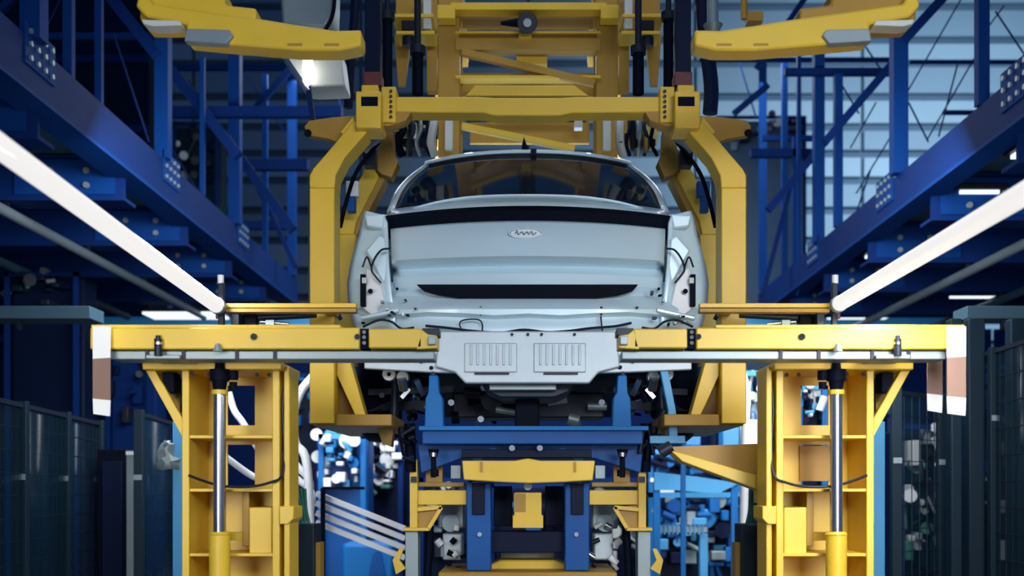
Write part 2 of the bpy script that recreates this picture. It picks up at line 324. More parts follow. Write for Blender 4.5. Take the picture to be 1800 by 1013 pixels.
def flag(px0, px1, y0, y1, y2, y3, lab, D=4.69):
    t = thing('hanging_strip', pt((px0+px1)/2, y0, D), lab, 'strip', 'marking strips on the arm ends')
    sk = 3
    MB().prism([(px0,y0),(px1,y0),(px1,y1),(px0,y1+2)], D, .006).build('white_top', 'tape', t)
    MB().prism([(px0,y1+2),(px1,y1),(px1,y2),(px0,y2-3)], D+.001, .005).build('brown_middle', 'brown', t)
    MB().prism([(px0,y2-3),(px1,y2),(px1-1,y3),(px0+1,y3-4)], D, .006).build('white_end', 'tape', t)
flag(163, 194, 574, 629, 704, 732, 'white and brown strip hanging from the left arm end')
flag(1665, 1698, 574, 627, 700, 731, 'outer of two white and brown strips hanging from the right arm end')
flag(1630, 1657, 630, 632, 695, 726, 'inner, shorter of two white and brown strips at the right arm end', 4.92)

def crossbar(s):
    X = side(s); D = 5.575
    t = thing('crossbar', pt(X(420), 548, D), 'thin yellow horizontal bar from the %s lamp post to the hanger' % SN[s], 'bar', 'thin yellow crossbars')
    MB().pb(X(536), 533, X(302), 541, D, .05).build('upper_bar', 'yellow', t, .003)
    MB().pb(X(531), 542, X(302), 549, D-.01, .06).build('lower_bar', 'amber', t, .003)
    MB().pb(X(522), 548, X(508), 574, D+.02, .13).build('support_bracket', 'dark', t, .003)
    MB().pb(X(370), 534, X(350), 541, D+.04, .3).build('tie_bracket', 'amber', t)
    v = thing('pneumatic_actuator', pt(X(450), 574, D+.12), 'dark pneumatic actuator under the %s thin yellow bar' % SN[s], 'actuator', 'actuators under the thin bars')
    MB().cyl(pt(X(500), 560, D+.14), pt(X(372), 553, D+.14), .018).build('body', 'dark', v)
    MB().pb(X(500), 552, X(478), 574, D+.1, .07).build('valve_block', 'black', v, .004)
    MB().pb(X(520), 556, X(502), 573, D+.1, .07).build('mounting_block', 'white', v, .004)
    MB().pb(X(462), 562, X(446), 574, D+.1, .05).build('valve', 'grey', v, .003)
    MB().cyl(pt(X(470), 566, D+.12), pt(X(420), 570, D+.12), .010).build('piston', 'chrome', v)
for s in (-1, 1): crossbar(s)

# ---------------------------------------------------------------- support arm at right of the car (swung out), and its left stub
t = thing('support_arm', pt(1350, 860, 5.3), 'yellow triangular support arm pointing at the car from the right column', 'arm')
MB().prism([(1165,786),(1345,780),(1352,845),(1342,862),(1200,806)], 5.5, .03).build('web_plate', 'amber', t)
MB().prism([(1178,792),(1210,800),(1352,842),(1352,866),(1340,864),(1200,812)], 5.28, .16).build('lower_flange', 'yellow', t, .004)
MB().pb(1335, 845, 1372, 885, 5.28, .14).build('mounting_block', 'yellow', t, .004)
MB().cyl(pt(1180, 785, 5.3), pt(1160, 796, 5.3), .03).build('pivot', 'dark', t)

def junction(s):
    X = side(s); D = 5.55
    t = thing('cable_box', pt(X(400), 1013, D), 'dark green box with cables rising from it beside the %s column' % SN[s], 'box', 'dark cable boxes')
    a = pt(X(418), 922, D); c = pt(X(376), 922, D); x = sorted((a.x, c.x))
    MB().box(x[0], x[1], D, D+.2, 0.3, a.z).build('casing', 'darkgreen', t, .006)
    p = pt(X(397), 922, D); MB().box(p.x-.03, p.x+.03, D+.06, D+.12, 0, .3).build('stand', 'dark', t)
    x2 = pt(X(368), 0, D).x; q = sorted((c.x, x2)); MB().box(q[0], q[1], D+.05, D+.15, .2, pt(0,955,D).z).build('side_strip', 'amber', t)
    for k in range(5):
        h = 412-k*7; MB().tube([pt(X(h), 924, D+.08), pt(X(h+3*(k-2)), 895, D+.06), pt(X(h+8), 860, D+.03)], .008).build('cable', 'green', t)
for s in (-1, 1): junction(s)

# ---------------------------------------------------------------- hanger carrying the car
def hanger():
    t = thing('car_hanger', (0, 6.2, 2.0), 'yellow C-shaped overhead hanger gripping the silver car body', 'hanger')
    D = 5.9
    q = MB(); q.prism([(690,170),(843,170),(870,172),(985,172),(1012,170),(1166,170),(1166,197),(1005,198),(985,203),(870,203),(850,198),(690,197)], D+.05, .14); q.build('top_crossbeam', 'yellow', t, .006)
    q = MB(); q.prism([(835,150),(1010,150),(1035,168),(818,168)], D+.4, .12); q.build('upper_yoke', 'yellow', t, .005)
    for s in (-1, 1):
        X = side(s)
        MB().pb(X(303), 160, X(258), 225, D-.06, .2).build('corner_block', 'yellow', t, .008)
        MB().pb(X(293), 149, X(263), 162, D-.02, .14).build('block_cap', 'yellow', t, .006)
        MB().pb(X(258), 152, X(232), 215, D+.02, .16).build('clamp_plate', 'yellow', t, .006)
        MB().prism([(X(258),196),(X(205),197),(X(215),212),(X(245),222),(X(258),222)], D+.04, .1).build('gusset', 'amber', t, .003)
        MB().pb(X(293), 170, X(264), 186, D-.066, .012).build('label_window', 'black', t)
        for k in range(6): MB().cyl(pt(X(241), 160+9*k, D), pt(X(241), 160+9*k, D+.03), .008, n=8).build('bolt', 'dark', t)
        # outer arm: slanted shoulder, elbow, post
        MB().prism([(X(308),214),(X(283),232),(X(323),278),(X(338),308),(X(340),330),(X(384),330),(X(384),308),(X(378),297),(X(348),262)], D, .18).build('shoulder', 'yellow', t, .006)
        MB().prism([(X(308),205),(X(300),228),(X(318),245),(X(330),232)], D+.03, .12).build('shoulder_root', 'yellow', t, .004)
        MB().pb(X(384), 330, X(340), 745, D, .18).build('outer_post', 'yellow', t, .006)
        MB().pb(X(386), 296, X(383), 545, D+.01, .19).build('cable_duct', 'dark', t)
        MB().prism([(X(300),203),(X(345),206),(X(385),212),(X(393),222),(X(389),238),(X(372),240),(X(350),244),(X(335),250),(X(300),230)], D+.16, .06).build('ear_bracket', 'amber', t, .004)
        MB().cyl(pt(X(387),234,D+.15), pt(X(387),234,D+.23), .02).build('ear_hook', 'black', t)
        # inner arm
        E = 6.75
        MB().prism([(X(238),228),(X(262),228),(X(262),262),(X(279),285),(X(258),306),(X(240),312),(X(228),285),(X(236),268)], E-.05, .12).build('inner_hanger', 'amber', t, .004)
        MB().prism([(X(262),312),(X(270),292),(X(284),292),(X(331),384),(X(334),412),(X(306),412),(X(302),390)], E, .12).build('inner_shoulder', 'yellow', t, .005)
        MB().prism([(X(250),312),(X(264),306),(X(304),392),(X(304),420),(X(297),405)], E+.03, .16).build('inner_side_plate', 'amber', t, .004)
        MB().pb(X(334), 412, X(303), 640, E, .14).build('inner_post', 'yellow', t, .005)
        # base and foot
        G = 5.98
        MB().prism([(X(336),636),(X(312),636),(X(286),728),(X(290),738),(X(300),738),(X(336),660)], G-.02, .12).build('foot_hook', 'yellow', t, .004)
        MB().prism([(X(342),640),(X(316),640),(X(290),745),(X(342),745)], G+.1, .03).build('foot_web', 'amber', t)
        p0 = pt(X(380), 745, D); p1 = pt(X(240), 745, D); x = sorted((p0.x, p1.x))
        MB().box(x[0], x[1], D+.02, E+.4, p0.z-.01, p0.z+.05).build('base_plate', 'amber', t, .005)
        MB().prism([(X(268),748),(X(236),748),(X(240),786),(X(256),780)], D+.35, .1).build('base_lug', 'amber', t, .003)
        MB().bar(pt(X(336), 545, D+.15), pt(X(330), 560, D+.05), .02).build('cable_clip', 'dark', t)
        MB().tube([pt(X(338), 300, D+.2), pt(X(339), 400, D+.2), pt(X(337), 520, D+.2), pt(X(339), 590, D+.1)], .016).build('cable', 'dark', t)
hanger()

# overhead carrier frame behind
def carrier():
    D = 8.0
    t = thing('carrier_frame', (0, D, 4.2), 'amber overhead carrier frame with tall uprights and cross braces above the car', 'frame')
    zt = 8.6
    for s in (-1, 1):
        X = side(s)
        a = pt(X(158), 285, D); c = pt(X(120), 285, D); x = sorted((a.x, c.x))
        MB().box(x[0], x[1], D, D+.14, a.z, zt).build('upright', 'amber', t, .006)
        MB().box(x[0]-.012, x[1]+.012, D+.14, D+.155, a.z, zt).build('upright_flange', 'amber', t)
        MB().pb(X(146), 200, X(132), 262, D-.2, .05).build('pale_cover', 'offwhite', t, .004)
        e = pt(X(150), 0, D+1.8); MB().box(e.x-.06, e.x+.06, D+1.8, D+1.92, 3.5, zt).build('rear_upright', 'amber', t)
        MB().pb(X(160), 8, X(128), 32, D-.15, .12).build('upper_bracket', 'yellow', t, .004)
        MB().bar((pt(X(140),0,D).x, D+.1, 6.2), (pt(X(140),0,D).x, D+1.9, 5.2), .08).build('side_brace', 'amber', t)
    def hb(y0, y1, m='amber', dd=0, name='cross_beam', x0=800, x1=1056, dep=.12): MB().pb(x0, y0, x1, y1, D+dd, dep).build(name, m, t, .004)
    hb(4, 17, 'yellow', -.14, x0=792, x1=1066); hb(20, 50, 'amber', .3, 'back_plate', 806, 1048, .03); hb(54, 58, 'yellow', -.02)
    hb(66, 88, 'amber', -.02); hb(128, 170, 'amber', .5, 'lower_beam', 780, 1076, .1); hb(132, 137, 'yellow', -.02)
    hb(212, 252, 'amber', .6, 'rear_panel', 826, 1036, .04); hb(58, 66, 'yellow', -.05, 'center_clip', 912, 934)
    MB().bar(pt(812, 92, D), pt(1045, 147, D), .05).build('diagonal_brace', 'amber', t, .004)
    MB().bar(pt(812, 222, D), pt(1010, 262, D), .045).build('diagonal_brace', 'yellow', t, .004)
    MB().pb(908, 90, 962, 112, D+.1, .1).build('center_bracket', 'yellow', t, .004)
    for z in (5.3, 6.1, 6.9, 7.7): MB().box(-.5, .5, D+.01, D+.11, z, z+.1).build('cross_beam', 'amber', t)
    MB().tube([(-.5, D+.1, 6.4), (-.2, D+.1, 6.6), (.2, D+.1, 6.6), (.5, D+.1, 6.4)], .06, sub=4).build('arch_bar', 'amber', t)
    m = thing('drive_motor', pt(927, 40, 7.9), 'dark pointed drive motor in the top centre of the amber frame', 'motor')
    MB().cyl(pt(927, 40, 7.8), pt(927, 40, 8.1), .07, n=20).build('housing', 'dark', m, .004)
    MB().cyl(pt(880, 41, 7.9), pt(915, 40, 7.9), .012, .035).build('shaft_cone', 'black', m)
    MB().cyl(pt(927, 40, 7.77), pt(927, 40, 7.8), .028).build('hub', 'grey', m)
    MB().pb(915, 30, 940, 36, 7.9, .1).build('terminal_box', 'grey', m)
    a = thing('air_pipe', pt(930, 212, 8.3), 'dark horizontal pipe bundle seen between the hanger beam and the car roof', 'pipe')
    MB().cyl(pt(820, 209, 8.3), pt(1030, 209, 8.3), .025).build('pipe', 'black', a)
    for k in range(7): MB().cyl(pt(845+22*k, 209, 8.3), pt(853+22*k, 209, 8.3), .034).build('coupling', ['dark', 'grey'][k % 2], a)
    MB().pb(1010, 206, 1024, 224, 8.25, .08).build('white_end', 'white', a)
carrier()
def side_units(s):
    X = side(s); D = 6.6
    c = thing('hoist_column', pt(X(273), 150, 6.0), 'tall navy square hoist column above the %s corner block, dark red at its foot' % SN[s], 'column', 'navy hoist columns')
    p = pt(X(287), 128, 5.95); q = pt(X(260), 128, 5.95); x = sorted((p.x, q.x)); MB().box(x[0], x[1], 5.95, 6.03, p.z, 7).build('shaft', 'navy', c, .004)
    MB().pb(X(289), 126, X(258), 150, 5.92, .12).build('red_foot', 'darkred', c, .004)
    for h, y0, y1, wd, lab in ((247, 28, 152, 9, 'outer'), (194, 88, 166, 10, 'inner')):
        g = thing('guide_cylinder', pt(X(h), y1, D), '%s black guide cylinder above the %s end of the yellow hanger beam' % (lab, SN[s]), 'cylinder', 'black guide cylinders')
        MB().cyl(pt(X(h), y1, D), pt(X(h), y0, D), wd*D/F, n=16).build('tube', 'black', g)
        MB().cyl(pt(X(h), y0+8, D), pt(X(h), y0-6, D), (wd+4)*D/F, n=16).build('head', 'dark', g)
        MB().cyl(pt(X(h), y0-6, D), pt(X(h), y0-90, D), (wd-4)*D/F, n=12).build('rod', 'dark', g)
    u = thing('clamp_unit', pt(X(200), 60, 7.2), 'yellow clamp unit with dark fittings %s of the amber upright at the top edge' % SN[s], 'machine', 'yellow clamp units at the top')
    E = 7.2
    MB().pb(X(240), 24, X(166), 30, E, .2).build('shelf', 'yellow', u, .003)
    MB().pb(X(232), 54, X(164), 60, E, .2).build('shelf', 'yellow', u, .003)
    MB().pb(X(232), -20, X(160), 54, E+.2, .03).build('back_plate', 'amber', u)
    MB().pb(X(222), 32, X(196), 52, E+.05, .1).build('valve', 'dark', u, .003); MB().cyl(pt(X(210),60,E+.05), pt(X(210),82,E+.05), .04).build('nozzle', 'dark', u)
    MB().pb(X(184), -10, X(170), 50, E+.02, .08).build('spacer', 'offwhite', u, .003); MB().pb(X(196), 0, X(188), 24, E, .05).build('fitting', 'grey', u)
    MB().pb(X(178), 66, X(160), 160, E+.3, .08).build('post', 'amber', u, .003)
    MB().prism([(X(235),60),(X(205),60),(X(216),150),(X(228),150)], E+.32, .04).build('hanger_plate', 'amber', u)
    v = thing('roof_clamp', pt(X(190), 250, 7.3), 'clamp head with pale plate and dark hose beside the %s of the car roof' % SN[s], 'clamp', 'clamp heads by the roof')
    MB().prism([(X(232),212),(X(200),212),(X(202),250),(X(216),262),(X(228),250)], 7.3, .06).build('pale_plate', 'paleyellow', v, .004)
    MB().cyl(pt(X(216),256,7.27), pt(X(216),246,7.27), .03).build('roller', 'black', v)
    MB().cyl(pt(X(186),200,7.3), pt(X(192),262,7.3), .045).build('hose', 'dark', v)
    MB().pb(X(172), 212, X(158), 236, 7.2, .05).build('valve', 'black', v, .003)
    MB().pb(X(160), 240, X(190), 256, 7.45, .05).build('bracket', 'amber', v, .003)
    MB().tube([pt(X(244),216,7.0), pt(X(238),250,7.0), pt(X(252),272,6.9), pt(X(240),300,6.9)], .014).build('black_hose', 'black', v)
    # cluttered bracketry between outer and inner arm
    k = thing('gripper_unit', pt(X(300), 300, 6.45), 'dark gripper unit with hoses between the %s hanger arms' % SN[s], 'gripper', 'gripper units between the arms')
    G = 6.45
    MB().pb(X(290), 262, X(268), 290, G, .1).build('body', 'dark', k, .004); MB().cyl(pt(X(262),240,G), pt(X(286),270,G), .03).build('cylinder', 'grey', k)
    MB().tube([pt(X(262),250,G), pt(X(300),300,G-.05), pt(X(318),350,G), pt(X(330),400,G)], .012).build('hose', 'black', k)
    MB().pb(X(320), 318, X(298), 345, G+.1, .06).build('pad', 'white' if s < 0 else 'blue', k, .004); MB().pb(X(318), 345, X(304), 372, G+.1, .06).build('carrier', 'blue', k, .004)
    MB().pb(X(285), 345, X(275), 375, G+.4, .05).build('link_plate', 'yellow', k)
for s in (-1, 1): side_units(s)

# ---------------------------------------------------------------- swing arms at the top corners
def swing(s):
    X = side(s); D = 4.6
    t = thing('swing_arm', pt(X(300), 60, D), 'yellow swing arm with grey wear plate reaching in from the upper %s' % SN[s], 'arm', 'yellow swing arms at the top')
    MB().prism([(X(293),52),(X(340),53),(X(400),44),(X(460),34),(X(560),20),(X(660),6),(X(680),-30),(X(690),10),(X(672),30),(X(600),42),(X(604),70),(X(520),78),(X(400),88),(X(330),88),(X(293),80)], D, .12).build('arm', 'yellow', t, .01)
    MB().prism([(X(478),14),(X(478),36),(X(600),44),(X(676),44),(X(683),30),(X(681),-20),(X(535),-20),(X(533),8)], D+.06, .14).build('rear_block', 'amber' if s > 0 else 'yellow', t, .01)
    MB().prism([(X(600),50),(X(525),52),(X(518),62),(X(530),76),(X(604),72)], D-.02, .05).build('wear_plate', 'grey', t, .003)
    MB().prism([(X(680),34),(X(612),36),(X(608),44),(X(660),46),(X(676),42)], D-.01, .08).build('end_plate', 'offwhite', t, .003)
    a = pt(X(585), -8, D+.08); MB().box(a.x-.06, a.x+.06, D+.08, D+.18, a.z, 7).build('mast', 'amber', t, .005)
    for h in (410, 345): MB().pb(X(h+13), 76, X(h-13), 80, D-.004, .006).build('slot', 'amber', t)
for s in (-1, 1): swing(s)
t = thing('floodlight', pt(545, 60, 7.0), 'grey lamp housing with glowing bulb hanging at upper left', 'lamp')
MB().prism([(490,-40),(585,-40),(583,30),(572,50),(495,44)], 7.0, .3).build('housing', 'grey', t, .02)
MB().tube([pt(584,-40,6.98), pt(588,0,6.98), pt(583,32,6.98), pt(572,52,6.98)], .012).build('black_rim', 'black', t)
MB().prism([(488,88),(598,88),(606,150),(550,152),(530,150)], 7.05, .25).build('reflector_hood', 'offwhite', t, .01)
MB().prism([(492,92),(500,92),(545,158),(538,160)], 7.0, .05).build('hood_edge', 'chrome', t)
MB().lathe(pt(541,118,6.98), (0,0,1), [(.001,-.12),(.03,-.09),(.034,0),(.03,.05),(.001,.07)]).build('bulb', 'bulb', t)
MB().bar(pt(541,150,7.03), pt(553,230,7.1), .03).build('stay', 'steelblue', t)
t = thing('service_drop', pt(1250, 30, 6.9), 'grey service pipe with small amber beacon at upper right', 'pipe')
MB().cyl(pt(1252, -40, 6.9), pt(1253, 48, 6.9), .035).build('pipe', 'grey', t)
MB().cyl(pt(1253, 44, 6.9), pt(1253, 60, 6.9), .06, .03).build('flange', 'grey', t)
MB().cyl(pt(1308, -10, 6.9), pt(1308, 34, 6.9), .02).build('beacon_stem', 'amber', t); MB().pb(1315, 20, 1342, 36, 6.9, .1).build('beacon_base', 'amber', t)
for s, (xa, xb) in ((-1, (600, 628)), (1, (1222, 1256))):
    X = side(s); t = thing('cable_chain', pt(X(310), 150, 7.6), 'dark cable chain hanging beside the %s navy hoist column' % SN[s], 'chain', 'hanging cable chains')
    MB().tube([pt(X(305), -60, 7.6), pt(X(312), 60, 7.6), pt(X(322), 150, 7.6), pt(X(320), 200, 7.6)] if s > 0 else [pt(X(300),-60,7.6), pt(X(306),40,7.6), pt(X(312),110,7.6), pt(X(316),190,7.6)], .05 if s > 0 else .03).build('chain', 'navy', t)

# ---------------------------------------------------------------- the car
def car():
    t = thing('unfinished_car', (0, 8, 2.1), 'unfinished silver sedan body seen from behind, held by the hanger', 'car')
    def sm(rows, name, m, **k): return MB().grid(rows).build(name, m, t, **k)
    def full(half):                                   # mirror a half row (from outer to centre)
        return [Vector((-p[0], p[1], p[2])) for p in half][::1] + [Vector(p) for p in half][::-1][1:]
    def hp(h, y, D): return (h*D/F, D, HC+(CY-y)*D/F)
    N = 14
    def lidrow(y, D, H, curve=.12, crown=0):
        r = []
        for i in range(-N, N+1):
            u = i/N; d = D+curve*u*u; yy = y+crown*u*u
            r.append(Vector((H*u*D/F, d, HC+(CY-yy)*D/F)))
        return r
    # trunk lid
    sm([lidrow(393,6.04,243,.12,4), lidrow(397,6.03,244,.12,3), lidrow(425,5.985,243,.12,1), lidrow(445,5.965,242), lidrow(449,5.955,242), lidrow(466,6.09,241), lidrow(469,6.09,241), lidrow(485,6.04,240), lidrow(498,6.03,238), lidrow(501,6.05,236)], 'trunk_lid', 'silver', solid=.02, ang=25)
    # deck lip + black strip
    sm([lidrow(350,6.42,246,.16,6), lidrow(356,6.30,247,.16,6), lidrow(360,6.09,250,.14,8), lidrow(371,6.05,252,.13,8)], 'deck_lip', 'silver', solid=.02, ang=40)
    sm([lidrow(371,6.045,253,.13,7), lidrow(374,6.03,253,.13,7), lidrow(389,6.05,251,.13,9), lidrow(392,6.08,250,.13,10)], 'black_trim_strip', 'black', solid=.03)
    # emblem: oval ring with flowing mark
    e = MB(); c = pt(924, 410, 5.968); P = [c+Vector((.088*math.cos(a), -.002, .027*math.sin(a))) for a in [2*math.pi*i/32 for i in range(33)]]
    em = MB().tube(P, .004, 6, 1).build('emblem', 'bare', t)
    q = MB(); q.lathe(c+Vector((0,.008,0)), (0,-1,0), [(.001,0),(.08,0),(.08,.004),(.001,.004)]); q.v = [(v[0], v[1], c.z+(v[2]-c.z)*.28) for v in q.v]; q.build('oval_plate', 'bare', em)
    MB().tube([c+Vector((x, -.006, z)) for x, z in ((-.055,-.004),(-.045,.012),(-.038,-.008),(-.02,.006),(-.008,-.008),(.006,.006),(.018,-.006),(.03,.008),(.04,-.008),(.056,.004))], .0028, 6, 4).build('script_mark', 'grey', em)
    # body rear below the lid, out to the quarter corners
    HH = [0, 60, 120, 180, 230, 262, 285, 300, 312]
    def row(y, D, outer, dy=None, cv=.2):
        r = []
        for i, h in enumerate(HH):
            u = h/312; hh = h*outer/312; d = D+cv*u**4+(0.03 if False else 0)
            r.append(hp(hh, y+(dy(u) if dy else 0), d))
        return full(r[::-1])
    sm([row(498,6.09,308), row(524,6.07,308), row(535,6.02,306), row(546,5.99,304), row(549,5.99,303,lambda u:3*math.sin(u*9)), row(557,6.05,302,lambda u:3*math.sin(u*9)), row(575,6.04,300), row(600,6.04,296), row(616,6.06,290)], 'rear_panel', 'silver', solid=.015, ang=28)
    # crescent recess
    pts = [(732,500),(1122,500),(1112,511),(1085,519),(1050,523),(805,523),(770,518),(745,511)]
    MB().prism(pts, 6.0, .04).build('plate_recess', 'black', t, .004)
    for s in (-1, 1):
        X = side(s)
        # quarter panel: rows from lid edge outward
        def qr(y, hi, ho, D):
            out = []
            for k in range(8):
                u = k/7; h = hi+(ho-hi)*u; d = D+.03+.05*math.sin(u*math.pi)+(.10*u**3)
                p = pt(X(h), y-(6*u if y < 400 else 0), d); out.append(p)
            return out
        MB().grid([qr(378,252,284,6.1), qr(392,246,290,6.1), qr(412,245,295,6.1), qr(440,244,303,6.08), qr(470,243,311,6.07), qr(500,240,316,6.06), qr(530,236,314,6.06), qr(560,232,308,6.06), qr(590,230,298,6.06)]).build('quarter_panel', 'silver', t, solid=.012, ang=50)
        # lamp pocket rim and flange pieces
        MB().prism([(X(250),376),(X(288),378),(X(284),398),(X(256),402)], 6.12, .06).build('shoulder_cap', 'silver', t, .01)
        MB().prism([(X(262),482),(X(284),470),(X(292),540),(X(270),560),(X(250),540)], 6.09, .05).build('inner_bracket', 'white', t, .008)
        MB().prism([(X(250),420),(X(262),414),(X(286),440),(X(270),470),(X(252),500),(X(246),470)], 6.10, .05).build('lamp_pocket', 'silver', t, .01)
        MB().pb(X(295), 482, X(286), 538, 6.05, .04).build('vent_slot', 'black', t, .003)
        MB().pb(X(292), 488, X(284), 498, 6.04, .04).build('slot_clip', 'offwhite', t, .002)
        MB().cyl(pt(X(277),512,6.05), pt(X(277),512,6.1), .013).build('grommet', 'black', t)
        MB().cyl(pt(X(230),508,5.98), pt(X(230),508,6.1), .008).build('grommet', 'black', t)
        MB().tube([pt(X(244),437,6.03), pt(X(258),440,6.02), pt(X(270),456,6.02), pt(X(275),474,6.03), pt(X(268),486,6.04), pt(X(258),498,6.05)], .0055).build('wiring_loop', 'dark', t)
        MB().tube([pt(X(275),470,6.03), pt(X(283),452,6.05), pt(X(291),470,6.06)], .005).build('wiring_loop', 'dark', t)
        MB().tube([pt(X(290),575,5.99), pt(X(262),563,5.98), pt(X(240),566,5.98), pt(X(222),578,5.98), pt(X(200),576,5.98)], .006).build('wiring_loop', 'dark', t)
        for k in range(9):
            h = random.uniform(205, 292); y = random.uniform(545, 578) if k < 6 else random.uniform(500, 545)
            MB().pb(X(h+random.uniform(3,8)), y, X(h), y+random.uniform(2,7), 5.99, .05).build('clip', random.choice(['dark','white','grey','black']), t, .002)
        MB().prism([(X(226),540),(X(296),556),(X(294),563),(X(226),549)], 6.02, .05).build('corner_flange', 'silver', t, .008)
    # harness across the bumper
    MB().tube([pt(x,y,5.98) for x,y in ((748,573),(790,577),(830,582),(880,585),(920,580),(960,584),(1000,582),(1040,577),(1080,574),(1110,568))], .007).build('wiring_harness', 'dark', t)
    MB().tube([pt(x,y,5.98) for x,y in ((846,596),(848,572),(840,562),(815,563),(808,572),(822,594))], .004).build('wiring_loop', 'dark', t)
    MB().tube([pt(x,y,5.98) for x,y in ((1056,556),(1058,575),(1062,594),(1070,590))], .004).build('wiring_loop', 'dark', t)
    for x, y in ((730,543),(845,541),(845,553),(887,548),(963,548),(1057,541),(1057,553),(1120,541)): MB().cyl(pt(x,y,5.985), pt(x,y,6.02), .007, n=8).build('hole_plug', 'dark', t)
    # under-bumper shield and central pan
    MB().prism([(640,612),(1216,612),(1216,650),(1095,655),(1045,656),(815,656),(760,655),(640,648)], 6.0, .05).build('lower_crossmember', 'bare', t, .006)
    p = MB(); p.prism([(772,582),(1084,582),(1090,645),(1052,655),(1036,674),(818,674),(800,655),(765,645)], 5.96, .06); pan = p.build('rear_undertray', 'bare', t, .008)
    for x0, x1 in ((816,909),(938,1030)):
        MB().pb(x0, 603, x1, 655, 5.95, .015).build('pressed_field', 'bare', t, .006)
        for k in range(7): MB().pb(x0+10+k*11.5, 606, x0+14+k*11.5, 642, 5.94, .012).build('pressed_rib', 'bare', t, .003)
        MB().pb(x0+18, 655, x1-14, 658, 5.94, .02).build('drain_slot', 'dark', t)
    for x in (900,928,952,1010): MB().cyl(pt(x,588,5.945), pt(x,588,5.97), .008, n=8).build('hole_plug', 'dark', t)
    for x, y in ((758,647),(1067,636),(1090,646),(740,636),(1112,636)): MB().cyl(pt(x,y,5.99), pt(x,y,6.01), .011, n=10).build('hole_plug', 'navy', t)
    # body sides
    ys = [6.3, 6.7, 7.3, 8.2, 9.2, 10.0, 10.5, 10.75]
    prof = [(.80,2.16),(.90,2.22),(.935,2.45),(.94,2.62),(.925,2.80),(.87,2.94),(.80,3.02)]
    for s in (-1, 1):
        rows = []
        for y in ys:
            k = 1.0 if y < 9.8 else 1-.25*((y-9.8)/.95)**2; dz = 0 if y < 9 else -.12*(y-9)
            rows.append([Vector((s*x*k*(.985 if y < 6.5 else 1), y, z+(dz if z > 2.6 else 0))) for x, z in prof])
        MB().grid(rows).build('body_side', 'silver', t, solid=.012, ang=50)
        # C pillar / roof rail: from deck corner to roof corner
    deck = []
    for y, z in ((6.42,3.165),(6.6,3.17),(6.75,3.16)): deck.append([Vector((.86*u, y+.1*abs(u)**2, z-.14*abs(u)**3)) for u in [i/10 for i in range(-10,11)]])
    MB().grid(deck).build('rear_deck', 'silver', t, solid=.01)
    # greenhouse
    gb = (245, 356, 6.5); 
    def gp(u, v, ex=0):                               # u -1..1 across, v 0..1 from glass foot to roof edge
        D = 6.5+.78*v; H = (238+ex)*(1-v) + (176+ex)*v
        H = H+12*math.sin(v*math.pi)*.9
        y = 356*(1-v)+270*v
        yy = y + (6*(1-v)+13*v**2)*abs(u)**2.6
        p = pt(CX+H*u, yy, D); return Vector((p.x, D+.10*abs(u)**2, p.z))
    U = [i/16 for i in range(-16, 17)]; V = [i/8 for i in range(9)]
    MB().grid([[gp(u, v) for u in U] for v in V]).build('rear_window', 'glass', t, solid=.006)
    for s in (-1, 1):
        rows = [[gp(s, v)+Vector((0,-.012,0)), gp(s, v, 6)+Vector((0,-.01,.004)), gp(s, v, 15)+Vector((0,.03,0)), gp(s, v, 17)+Vector((s*.02,.2,-.03))] for v in [i/10 for i in range(11)]]
        MB().grid(rows).build('rear_pillar', 'silver', t, solid=.01, ang=60)
        # side window and belt
        MB().grid([[Vector((s*.80, 6.8, 3.02)), Vector((s*.80, 8.0, 3.0)), Vector((s*.80, 9.4, 2.9))], [Vector((s*.63, 7.5, 3.58)), Vector((s*.63, 8.2, 3.6)), Vector((s*.64, 8.9, 3.42))]]).build('side_window', 'glass', t, solid=.006)
    # roof: rolled rear lip then the skin going forward
    def rr(D, dz, k, dy=0):
        out = []
        for u in U:
            b0 = gp(u, 1, 8); out.append(Vector((b0.x*k, b0.y+dy, b0.z+dz-.0*abs(u))))
        return out
    MB().grid([rr(0,-.008,1,.02), rr(0,.0,1,-.015), rr(0,.018,1.0,-.012), rr(0,.035,1.0,.03), rr(0,.04,1.0,.3), rr(0,.03,.99,.9), rr(0,-.03,.97,1.4), rr(0,-.14,.97,1.9)]).build('roof', 'silver', t, solid=.01, ang=50)
    MB().grid([rr(0,-.14,.97,1.9), [Vector((.74*u, 9.9-.2*abs(u), 3.02)) for u in U]]).build('windscreen', 'glass', t, solid=.006)
    MB().grid([[Vector((.76*u, 9.8-.2*abs(u), 3.0)) for u in U], [Vector((.74*u, 10.4, 2.9)) for u in U], [Vector((.66*u, 10.8, 2.7)) for u in U], [Vector((.66*u, 10.85, 2.2)) for u in U]]).build('bonnet', 'silver', t, solid=.01)
    MB().prism([(916,266),(930,266),(925,252),(921,240),(918,252)], 7.45, .05).build('antenna', 'black', t)
    MB().pb(933, 261, 943, 274, 7.24, .03).build('roof_seam', 'navy', t, .002)
    MB().box(-.80, .80, 6.3, 10.5, 2.16, 2.19).build('floor_pan', 'black', t)
    MB().prism([(846,674),(1010,674),(1000,690),(975,700),(880,700),(856,690)], 6.1, .4).build('exhaust_silencer', 'dark', t, .01)
    MB().pb(860, 676, 978, 686, 6.04, .2).build('heat_shield', 'grey', t, .004)
